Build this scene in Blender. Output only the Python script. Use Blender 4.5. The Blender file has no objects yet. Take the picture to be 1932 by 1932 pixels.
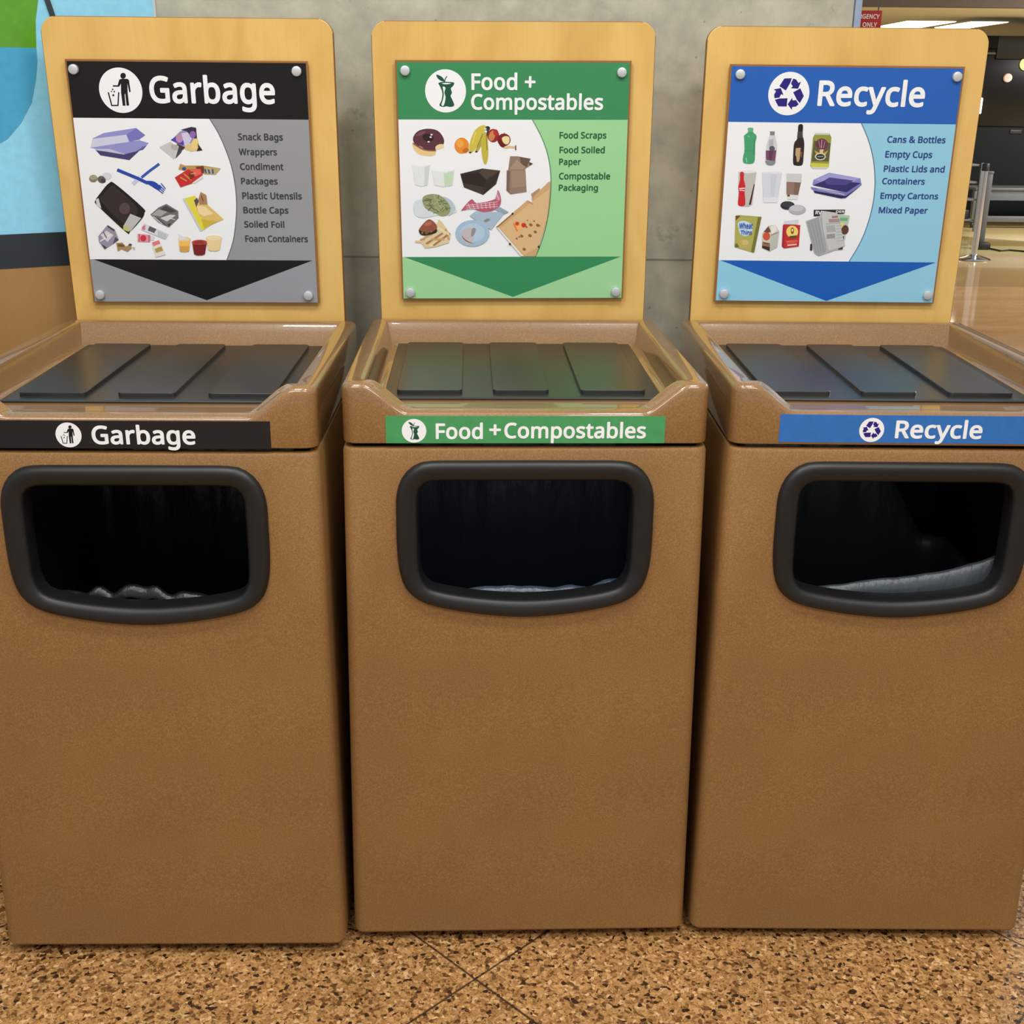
import bpy, bmesh, math, random
from mathutils import Vector, Matrix, Euler

random.seed(7)
SC = bpy.context.scene
COL = SC.collection

# ------------------------------------------------------------------ camera, world, lights, exposure
cam_data = bpy.data.cameras.new('camera')
cam = bpy.data.objects.new('camera', cam_data)
COL.objects.link(cam)
SC.camera = cam
cam_data.sensor_width = 36.0
cam_data.lens = 36.0 * 2267.05 / 1932.0
cam_data.clip_start = 0.05
cam_data.clip_end = 100
PITCH, ROLL = 0.3344, 0.0102
fwd = Vector((0, math.cos(PITCH), -math.sin(PITCH)))
right0, up0 = Vector((1, 0, 0)), Vector((0, math.sin(PITCH), math.cos(PITCH)))
rt = math.cos(ROLL) * right0 + math.sin(ROLL) * up0
up = -math.sin(ROLL) * right0 + math.cos(ROLL) * up0
mw = Matrix((rt, up, -fwd)).transposed().to_4x4()
mw.translation = Vector((-0.0219, -1.9017, 1.5154))
cam.matrix_world = mw

world = bpy.data.worlds.new('world')
SC.world = world
world.use_nodes = True
world.node_tree.nodes['Background'].inputs[0].default_value = (1.0, 0.995, 0.97, 1)
world.node_tree.nodes['Background'].inputs[1].default_value = 0.55

def area_light(name, loc, size, power, color, rot=(0, 0, 0)):
    d = bpy.data.lights.new(name, 'AREA')
    d.shape = 'RECTANGLE'
    d.size, d.size_y = size
    d.energy = power
    d.color = color
    o = bpy.data.objects.new(name, d)
    COL.objects.link(o)
    o.location = loc
    o.rotation_euler = rot
    return o

LAMP = (1.0, 0.985, 0.955)
area_light('ceiling_lamp_near', (-0.6, -0.75, 3.0), (0.5, 0.3), 20, LAMP)
area_light('ceiling_lamp_near', (0.6, -0.75, 3.0), (0.5, 0.3), 20, LAMP)
area_light('ceiling_lamp_behind', (-1.2, -2.3, 3.2), (1.6, 0.8), 37, LAMP)
area_light('ceiling_lamp_behind', (1.2, -2.3, 3.2), (1.6, 0.8), 37, LAMP)
area_light('ceiling_lamp_hall', (8.2, 7.0, 3.6), (2.0, 2.0), 380, LAMP)
area_light('ceiling_lamp_hall', (8.2, 10.6, 3.6), (2.0, 2.0), 520, LAMP)

SC.view_settings.view_transform = 'Standard'
SC.view_settings.look = 'None'
SC.view_settings.exposure = 0.0
SC.view_settings.gamma = 1.0
SC.view_settings.use_curve_mapping = False

# ------------------------------------------------------------------ helpers
def lin(c):
    c = c / 255.0
    return c / 12.92 if c <= 0.04045 else ((c + 0.055) / 1.055) ** 2.4

def srgb(r, g, b):
    return (lin(r), lin(g), lin(b), 1.0)

class Nodes:
    def __init__(self, name):
        self.m = bpy.data.materials.new(name)
        self.m.use_nodes = True
        self.t = self.m.node_tree
        self.b = self.t.nodes['Principled BSDF']
    def n(self, kind, **kw):
        nd = self.t.nodes.new('ShaderNode' + kind)
        for k, v in kw.items():
            setattr(nd, k, v)
        return nd
    def l(self, a, b):
        self.t.links.new(a, b)
    def coords(self, scale=(1, 1, 1), rot=(0, 0, 0), loc=(0, 0, 0)):
        tc = self.n('TexCoord')
        mp = self.n('Mapping')
        mp.inputs['Scale'].default_value = scale
        mp.inputs['Rotation'].default_value = rot
        mp.inputs['Location'].default_value = loc
        self.l(tc.outputs['Object'], mp.inputs['Vector'])
        return mp.outputs['Vector']
    def noise(self, vec, scale, detail=4, rough=0.55):
        nd = self.n('TexNoise')
        nd.inputs['Scale'].default_value = scale
        nd.inputs['Detail'].default_value = detail
        nd.inputs['Roughness'].default_value = rough
        self.l(vec, nd.inputs['Vector'])
        return nd.outputs['Fac']
    def ramp(self, fac, stops, interp='LINEAR'):
        nd = self.n('ValToRGB')
        e = nd.color_ramp.elements
        nd.color_ramp.interpolation = interp
        e[0].position, e[0].color = stops[0]
        e[1].position, e[1].color = stops[1]
        for p, c in stops[2:]:
            x = e.new(p)
            x.color = c
        self.l(fac, nd.inputs['Fac'])
        return nd.outputs['Color']
    def mix(self, fac, a, b, blend='MIX'):
        nd = self.n('MixRGB', blend_type=blend)
        for i, v in ((0, fac), (1, a), (2, b)):
            if isinstance(v, (int, float)):
                nd.inputs[i].default_value = v
            elif isinstance(v, tuple):
                nd.inputs[i].default_value = v
            else:
                self.l(v, nd.inputs[i])
        return nd.outputs[0]
    def math(self, op, a, b=None):
        nd = self.n('Math', operation=op)
        for i, v in ((0, a), (1, b)):
            if v is None:
                continue
            if isinstance(v, (int, float)):
                nd.inputs[i].default_value = v
            else:
                self.l(v, nd.inputs[i])
        return nd.outputs[0]
    def bump(self, height, strength=0.2, dist=0.002):
        nd = self.n('Bump')
        nd.inputs['Strength'].default_value = strength
        nd.inputs['Distance'].default_value = dist
        self.l(height, nd.inputs['Height'])
        self.l(nd.outputs['Normal'], self.b.inputs['Normal'])
    def set(self, color=None, rough=None, metal=None, coat=None, coat_rough=None, spec=None):
        i = self.b.inputs
        if color is not None:
            if isinstance(color, tuple):
                i['Base Color'].default_value = color
            else:
                self.l(color, i['Base Color'])
        if rough is not None:
            if isinstance(rough, (int, float)):
                i['Roughness'].default_value = rough
            else:
                self.l(rough, i['Roughness'])
        if metal is not None:
            i['Metallic'].default_value = metal
        if coat is not None:
            i['Coat Weight'].default_value = coat
        if coat_rough is not None:
            i['Coat Roughness'].default_value = coat_rough
        if spec is not None:
            i['Specular IOR Level'].default_value = spec
        return self.m

def plain(name, rgb, rough=0.5, metal=0.0, **kw):
    nd = Nodes(name)
    v = nd.coords()
    f = nd.noise(v, 60, 3)
    c = nd.ramp(f, [(0.3, tuple(x * 0.94 for x in srgb(*rgb)[:3]) + (1,)), (0.7, tuple(min(1, x * 1.05) for x in srgb(*rgb)[:3]) + (1,))])
    return nd.set(c, rough, metal, **kw)

def emitter(name, rgb, strength):
    nd = Nodes(name)
    nd.b.inputs['Base Color'].default_value = (0.8, 0.8, 0.8, 1)
    nd.b.inputs['Emission Color'].default_value = srgb(*rgb)
    nd.b.inputs['Emission Strength'].default_value = strength
    return nd.m

# ------------------------------------------------------------------ materials
def bin_material(name, rough, coat):
    nd = Nodes(name)
    v = nd.coords()
    big = nd.noise(v, 5, 4)
    grain = nd.noise(v, 420, 2, 0.7)
    c1 = nd.ramp(grain, [(0.30, srgb(*BIN_DARK)), (0.52, srgb(*BIN_MID)), (0.75, srgb(*BIN_LIGHT))])
    c2 = nd.ramp(big, [(0.3, (0.90, 0.90, 0.92, 1)), (0.7, (1.06, 1.03, 1.0, 1))])
    c = nd.mix(1.0, c1, c2, 'MULTIPLY')
    nd.bump(grain, 0.12, 0.001)
    return nd.set(c, rough, coat=coat, coat_rough=0.035)
BIN_DARK, BIN_MID, BIN_LIGHT = (128, 92, 51), (143, 105, 60), (163, 123, 76)
M_BODY = bin_material('speckled brown moulded shell', 0.48, 0.0)
M_LID = bin_material('speckled brown glossy lid', 0.32, 1.0)

def wood_material(name, stops, seed):
    nd = Nodes(name)
    v = nd.coords((1, 1, 1), (0, 0, 0), (seed, seed * 2.1, seed * 0.7))
    warp = nd.n('TexNoise')
    warp.inputs['Scale'].default_value = 3.2
    warp.inputs['Detail'].default_value = 2
    nd.l(v, warp.inputs['Vector'])
    wv = nd.n('VectorMath', operation='MULTIPLY_ADD')
    nd.l(warp.outputs['Color'], wv.inputs[0])
    wv.inputs[1].default_value = (0.25, 0.25, 0.25)
    nd.l(v, wv.inputs[2])
    mp = nd.n('Mapping')
    mp.inputs['Scale'].default_value = (3.4, 1.0, 1.3)
    nd.l(wv.outputs[0], mp.inputs['Vector'])
    cath = nd.noise(mp.outputs['Vector'], 1.3, 5, 0.5)
    mp2 = nd.n('Mapping')
    mp2.inputs['Scale'].default_value = (160, 1.0, 6.0)
    nd.l(v, mp2.inputs['Vector'])
    fine = nd.noise(mp2.outputs['Vector'], 1.0, 3)
    c = nd.ramp(cath, stops)
    f = nd.ramp(fine, [(0.3, (0.975, 0.97, 0.96, 1)), (0.7, (1.02, 1.02, 1.015, 1))])
    c = nd.mix(1.0, c, f, 'MULTIPLY')
    return nd.set(c, 0.42, coat=0.15, coat_rough=0.25)
BIRCH = [(0.28, srgb(202, 156, 78)), (0.40, srgb(220, 178, 97)), (0.50, srgb(228, 188, 108)), (0.60, srgb(217, 173, 92)), (0.66, srgb(226, 184, 102)), (0.80, srgb(199, 151, 74))]
M_BIRCH = {'L': wood_material('birch plywood', BIRCH, 1.0), 'C': wood_material('birch plywood', BIRCH, 3.7), 'R': wood_material('birch plywood', BIRCH, 6.2)}
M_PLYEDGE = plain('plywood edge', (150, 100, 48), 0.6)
M_WAINSCOT = wood_material('veneer wainscot', [(0.30, srgb(158, 118, 70)), (0.48, srgb(166, 126, 77)), (0.62, srgb(160, 120, 71)), (0.75, srgb(152, 112, 66))], 9.1)

def print_material():
    nd = Nodes('printed sign film')
    a = nd.n('VertexColor', layer_name='Col')
    g = nd.noise(nd.coords(), 900, 2)
    gr = nd.ramp(g, [(0.2, (0.975, 0.975, 0.975, 1)), (0.8, (1.0, 1.0, 1.0, 1))])
    return nd.set(nd.mix(1.0, a.outputs['Color'], gr, 'MULTIPLY'), 0.38, spec=0.35)
M_PRINT = print_material()
M_WHITE = plain('white lettering', (242, 243, 244), 0.4)
M_LIST = {'L': plain('dark grey lettering', (52, 54, 58), 0.4), 'C': plain('dark green lettering', (20, 92, 52), 0.4), 'R': plain('navy lettering', (30, 62, 132), 0.4)}
M_STRIP = {'L': plain('black strip vinyl', (20, 20, 22), 0.35), 'C': plain('green strip vinyl', (70, 152, 92), 0.35), 'R': plain('blue strip vinyl', (44, 110, 186), 0.35)}
M_SCREW = plain('brushed aluminium cap', (214, 216, 220), 0.38, 0.55)
M_FRAME = plain('black moulded plastic rim', (21, 21, 22), 0.44)
M_MAT = plain('black ribbed rubber', (28, 30, 30), 0.31, spec=0.9)
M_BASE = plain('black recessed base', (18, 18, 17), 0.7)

def bag_material(name, rgb):
    nd = Nodes(name)
    v = nd.coords((1, 1, 0.35))
    f = nd.noise(v, 22, 4, 0.6)
    nd.bump(f, 0.45, 0.012)
    return nd.set(srgb(*rgb), 0.36, spec=0.6)
M_BAG = {'L': bag_material('black bag film', (22, 25, 28)), 'C': bag_material('blue black bag film', (58, 72, 86)), 'R': bag_material('slate bag film', (62, 70, 74))}

def concrete_material():
    nd = Nodes('cast concrete')
    v = nd.coords()
    a = nd.noise(v, 3.2, 7, 0.62)
    b = nd.noise(v, 16, 5, 0.6)
    s = nd.noise(nd.coords((1, 1, 1), (0, 0, 0), (4.1, 2.2, 0.4)), 9.0, 6, 0.75)
    c = nd.ramp(a, [(0.28, srgb(170, 167, 152)), (0.5, srgb(192, 188, 170)), (0.72, srgb(206, 201, 180))])
    c2 = nd.ramp(b, [(0.33, (0.80, 0.81, 0.82, 1)), (0.62, (1.05, 1.05, 1.04, 1))])
    c = nd.mix(1.0, c, c2, 'MULTIPLY')
    st = nd.ramp(s, [(0.60, (1, 1, 1, 1)), (0.70, (0.52, 0.55, 0.57, 1))])
    c = nd.mix(0.85, c, st, 'MULTIPLY')
    pit = nd.n('TexVoronoi', feature='F1')
    pit.inputs['Scale'].default_value = 22
    nd.l(v, pit.inputs['Vector'])
    p = nd.ramp(pit.outputs['Distance'], [(0.035, (0.45, 0.46, 0.47, 1)), (0.075, (1, 1, 1, 1))])
    c = nd.mix(0.7, c, p, 'MULTIPLY')
    sep = nd.n('SeparateXYZ')
    nd.l(nd.coords(), sep.inputs[0])
    z = sep.outputs['Z']
    j = nd.math('COMPARE', z, 1.172)
    j.node.inputs[2].default_value = 0.0022
    c = nd.mix(nd.math('MULTIPLY', j, 0.6), c, srgb(96, 94, 86))
    nd.bump(b, 0.25, 0.004)
    return nd.set(c, 0.85)
M_CONCRETE = concrete_material()

def floor_material():
    nd = Nodes('granite and terrazzo floor')
    v = nd.coords()
    dist = nd.n('TexNoise')
    dist.inputs['Scale'].default_value = 60
    dist.inputs['Detail'].default_value = 3
    nd.l(v, dist.inputs['Vector'])
    wv = nd.n('VectorMath', operation='MULTIPLY_ADD')
    nd.l(dist.outputs['Color'], wv.inputs[0])
    wv.inputs[1].default_value = (0.012, 0.012, 0.0)
    nd.l(v, wv.inputs[2])
    vo = nd.n('TexVoronoi', feature='F1')
    vo.inputs['Scale'].default_value = 150
    nd.l(wv.outputs[0], vo.inputs['Vector'])
    sc = nd.n('SeparateColor')
    nd.l(vo.outputs['Color'], sc.inputs[0])
    grains = nd.ramp(sc.outputs[0], [(0.0, srgb(54, 38, 27)), (0.06, srgb(108, 78, 48)), (0.19, srgb(150, 117, 76)), (0.42, srgb(168, 133, 89)), (0.70, srgb(184, 150, 106)), (0.93, srgb(204, 176, 136))], 'CONSTANT')
    vo2 = nd.n('TexVoronoi', feature='F1')
    vo2.inputs['Scale'].default_value = 330
    nd.l(wv.outputs[0], vo2.inputs['Vector'])
    sc2 = nd.n('SeparateColor')
    nd.l(vo2.outputs['Color'], sc2.inputs[0])
    fine = nd.ramp(sc2.outputs[0], [(0.0, (0.42, 0.36, 0.30, 1)), (0.13, (0.8, 0.78, 0.74, 1)), (0.42, (1, 1, 1, 1)), (0.85, (1.14, 1.12, 1.08, 1))], 'CONSTANT')
    g = nd.mix(0.85, grains, fine, 'MULTIPLY')
    patch = nd.noise(v, 4.5, 4)
    pr = nd.ramp(patch, [(0.3, (1.04, 0.91, 0.76, 1)), (0.7, (1.30, 1.12, 0.93, 1))])
    g = nd.mix(1.0, g, pr, 'MULTIPLY')
    blot = nd.noise(v, 38, 5, 0.7)
    br = nd.ramp(blot, [(0.58, (1, 1, 1, 1)), (0.68, (0.38, 0.34, 0.31, 1))])
    g = nd.mix(0.8, g, br, 'MULTIPLY')
    sep = nd.n('SeparateXYZ')
    nd.l(v, sep.inputs[0])
    X, Y = sep.outputs['X'], sep.outputs['Y']
    u = nd.math('MULTIPLY', nd.math('ADD', X, Y), 0.70711)
    w = nd.math('MULTIPLY', nd.math('SUBTRACT', X, Y), 0.70711)
    def seam(coord, off, step):
        k = nd.math('PINGPONG', nd.math('ADD', coord, off), step / 2)
        return nd.math('LESS_THAN', k, 0.0022)
    s = nd.math('MAXIMUM', seam(u, 0.1428 + 8.07, 0.807), seam(w, -0.0297 + 7.37, 0.737))
    g = nd.mix(nd.math('MULTIPLY', s, 0.88), g, srgb(44, 32, 24))
    # the hall beyond: plain granite, a darker border, then terrazzo with cream bands
    far = nd.math('GREATER_THAN', Y, 3.0)
    bl = nd.ramp(nd.noise(nd.coords((1.2, 3.0, 1)), 1.6, 5), [(0.3, srgb(182, 140, 92)), (0.55, srgb(200, 154, 106)), (0.75, srgb(212, 166, 120))])
    g = nd.mix(nd.math('MULTIPLY', far, 0.8), g, bl)
    border = nd.math('GREATER_THAN', Y, 8.46)
    g = nd.mix(border, g, srgb(162, 128, 82))
    beige = nd.math('GREATER_THAN', Y, 9.70)
    g = nd.mix(beige, g, srgb(176, 148, 104))
    ter = nd.math('GREATER_THAN', Y, 10.75)
    g = nd.mix(ter, g, srgb(178, 164, 112))
    olive = nd.math('GREATER_THAN', Y, 11.5)
    g = nd.mix(olive, g, srgb(150, 128, 74))
    band = nd.math('GREATER_THAN', nd.math('ADD', Y, nd.math('MULTIPLY', X, 0.9)), 17.15)
    g = nd.mix(band, g, srgb(208, 184, 126))
    rr = nd.mix(far, nd.ramp(nd.noise(v, 30, 3), [(0.3, (0.16, 0.16, 0.16, 1)), (0.7, (0.26, 0.26, 0.26, 1))]), (0.07, 0.07, 0.07, 1))
    return nd.set(g, rr)
M_FLOOR = floor_material()

M_MURAL = plain('light blue mural laminate', (146, 214, 244), 0.28)
M_MURAL_BLUE = plain('deep blue mural laminate', (70, 164, 206), 0.22)
M_MURAL_GREEN = plain('green mural laminate', (92, 158, 38), 0.22)
M_BAND = plain('charcoal rubber band', (36, 44, 50), 0.5)
M_GUARD = plain('pale blue corner guard', (150, 168, 194), 0.4)
M_BEIGE = plain('beige ceiling paint', (226, 219, 200), 0.8)
M_BROWN = plain('brown bulkhead', (76, 62, 46), 0.7)
M_STEEL = plain('polished steel', (196, 196, 198), 0.18, 1.0)
M_GREY = plain('grey enamel steel', (92, 92, 92), 0.4, 0.2)
M_CREAM = plain('cream plastic', (204, 190, 144), 0.5)
M_BLACK = plain('black plastic', (20, 20, 20), 0.5)
M_BOOTH = plain('dark slate booth panel', (12, 16, 18), 0.7, spec=0.2)
M_BOOTHGLASS = plain('dark tinted glass', (20, 18, 15), 0.25, spec=0.25)
M_RED = plain('red sign plastic', (178, 30, 30), 0.5)
M_LAMP = emitter('lit ceiling panel', (255, 240, 205), 6.0)
M_REDGLOW = emitter('red glow', (255, 96, 48), 0.22)
M_YELGLOW = emitter('yellow glow', (255, 236, 130), 0.8)
M_WHITEGLOW = emitter('white glow', (255, 246, 215), 4.0)

# ------------------------------------------------------------------ mesh builders
def link(name, me, mat=None, parent=None, loc=None, rot=None):
    o = bpy.data.objects.new(name, me)
    COL.objects.link(o)
    if mat is not None and me is not None and not me.materials:
        for m in (mat if isinstance(mat, (list, tuple)) else [mat]):
            me.materials.append(m)
    if parent is not None:
        o.parent = parent
    if loc is not None:
        o.location = loc
    if rot is not None:
        o.rotation_euler = rot
    return o

def mesh_of(name, bm, smooth=True, angle=40):
    bmesh.ops.recalc_face_normals(bm, faces=bm.faces[:])
    me = bpy.data.meshes.new(name)
    bm.to_mesh(me)
    bm.free()
    if smooth:
        for p in me.polygons:
            p.use_smooth = True
        me.set_sharp_from_angle(angle=math.radians(angle))
    return me

def add_box(bm, x0, x1, y0, y1, z0, z1, bevel=0.0, segs=2):
    vs = [bm.verts.new(c) for c in ((x0, y0, z0), (x1, y0, z0), (x1, y1, z0), (x0, y1, z0), (x0, y0, z1), (x1, y0, z1), (x1, y1, z1), (x0, y1, z1))]
    fs = [bm.faces.new([vs[i] for i in f]) for f in ((3, 2, 1, 0), (4, 5, 6, 7), (0, 1, 5, 4), (1, 2, 6, 5), (2, 3, 7, 6), (3, 0, 4, 7))]
    if bevel > 0:
        es = list({e for f in fs for e in f.edges})
        bmesh.ops.bevel(bm, geom=es, offset=bevel, segments=segs, profile=0.5, affect='EDGES')

def box(name, x0, x1, y0, y1, z0, z1, mat, parent=None, bevel=0.004):
    bm = bmesh.new()
    add_box(bm, x0, x1, y0, y1, z0, z1, bevel)
    return link(name, mesh_of(name, bm), mat, parent)

def add_lathe(bm, prof, n=24, axis='Z', at=(0, 0, 0)):
    rings = []
    for r, h in prof:
        ring = []
        for k in range(n):
            a = 2 * math.pi * k / n
            c = (r * math.cos(a), r * math.sin(a), h)
            if axis == 'Y':
                c = (c[0], c[2], c[1])
            elif axis == 'X':
                c = (c[2], c[0], c[1])
            ring.append(bm.verts.new((c[0] + at[0], c[1] + at[1], c[2] + at[2])))
        rings.append(ring)
    for a, b in zip(rings, rings[1:]):
        for k in range(n):
            bm.faces.new((a[k], a[(k + 1) % n], b[(k + 1) % n], b[k]))
    bm.faces.new(rings[0][::-1])
    bm.faces.new(rings[-1])

def loft(bm, rings, close_start=True, close_end=True):
    vr = [[bm.verts.new(p) for p in r] for r in rings]
    n = len(vr[0])
    for a, b in zip(vr, vr[1:]):
        for k in range(n):
            bm.faces.new((a[k], a[(k + 1) % n], b[(k + 1) % n], b[k]))
    if close_start:
        bm.faces.new(vr[0][::-1])
    if close_end:
        bm.faces.new(vr[-1])
    return vr

def tube(bm, pts, r, n=8):
    pts = [Vector(p) for p in pts]
    rings = []
    for i, p in enumerate(pts):
        d = (pts[min(i + 1, len(pts) - 1)] - pts[max(i - 1, 0)]).normalized()
        s = d.cross(Vector((0, 0, 1)))
        s = s.normalized() if s.length > 1e-4 else Vector((1, 0, 0))
        t = s.cross(d)
        rings.append([p + r * (math.cos(2 * math.pi * k / n) * s + math.sin(2 * math.pi * k / n) * t) for k in range(n)])
    loft(bm, rings)

def rrect(hw, y0, y1, r, d=0.0, nc=6, nf=1, ns=1):
    """Rounded rectangle x in +-hw, y in y0..y1, inset by d; counter-clockwise from the front left."""
    hw, y0, y1 = hw - d, y0 + d, y1 - d
    r = max(r - d, 0.0025)
    out = []
    cs = [((-hw + r, y0 + r), math.pi, 'f'), ((hw - r, y0 + r), 1.5 * math.pi, 's'), ((hw - r, y1 - r), 0, 'f'), ((-hw + r, y1 - r), 0.5 * math.pi, 's')]
    for i, ((cx, cy), a0, side) in enumerate(cs):
        for k in range(nc + 1):
            a = a0 + 0.5 * math.pi * k / nc
            out.append((cx + r * math.cos(a), cy + r * math.sin(a)))
        a1 = a0 + 0.5 * math.pi
        e0 = (cx + r * math.cos(a1), cy + r * math.sin(a1))
        (nx, ny), na, _ = cs[(i + 1) % 4]
        e1 = (nx + r * math.cos(na), ny + r * math.sin(na))
        m = nf if side == 'f' else ns
        for k in range(1, m):
            t = k / m
            out.append((e0[0] + (e1[0] - e0[0]) * t, e0[1] + (e1[1] - e0[1]) * t))
    return out

def fill_mesh(contours):
    cu = bpy.data.curves.new('outline', 'CURVE')
    cu.dimensions = '2D'
    cu.fill_mode = 'FRONT'
    for c in contours:
        sp = cu.splines.new('POLY')
        sp.points.add(len(c) - 1)
        for q, (x, y) in zip(sp.points, c):
            q.co = (x, y, 0, 1)
        sp.use_cyclic_u = True
    tmp = bpy.data.objects.new('outline', cu)
    COL.objects.link(tmp)
    dg = bpy.context.evaluated_depsgraph_get()
    me = bpy.data.meshes.new_from_object(tmp.evaluated_get(dg), depsgraph=dg)
    bpy.data.objects.remove(tmp)
    return me

def flat_mesh(name, letters, off, mat):
    """Flat lettering on the sign plane (x, z), off in front of it; neighbours are filled apart so touching letters do not cancel."""
    bm = bmesh.new()
    for k in (0, 1):
        part = [c for cons in letters[k::2] for c in cons]
        if not part:
            continue
        me = fill_mesh(part)
        vs = [bm.verts.new((v.co.x, -off - 0.00001 * k, v.co.y)) for v in me.vertices]
        for p in me.polygons:
            f = bm.faces.new([vs[i] for i in p.vertices])
            f.normal_update()
            if f.normal.y > 0:
                f.normal_flip()
        bpy.data.meshes.remove(me)
    me = bpy.data.meshes.new(name)
    bm.to_mesh(me)
    bm.free()
    me.materials.append(mat)
    return me

def decode(rows, scale=1.0):
    """Rows of numbers: red, green, blue, then x, y pairs."""
    return [(tuple(r[:3]), [(x * scale, y * scale) for x, y in zip(r[3::2], r[4::2])]) for r in rows]

def add_print(bm, polys, off0, step, to=None):
    lay = bm.loops.layers.float_color.get('Col') or bm.loops.layers.float_color.new('Col')
    off = off0
    for c, pts in polys:
        if to:
            pts = [to(*q) for q in pts]
        a = sum(p[0] * q[1] - q[0] * p[1] for p, q in zip(pts, pts[1:] + pts[:1]))
        if a < 0:
            pts = pts[::-1]
        vs = [bm.verts.new((x, -off, z)) for x, z in pts]
        f = bm.faces.new(vs)
        f.material_index = 1 if len(bm.faces) and to is None and off0 < 0.0001 else 0
        for lp in f.loops:
            lp[lay] = srgb(*c)
        off += step
    return off

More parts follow.
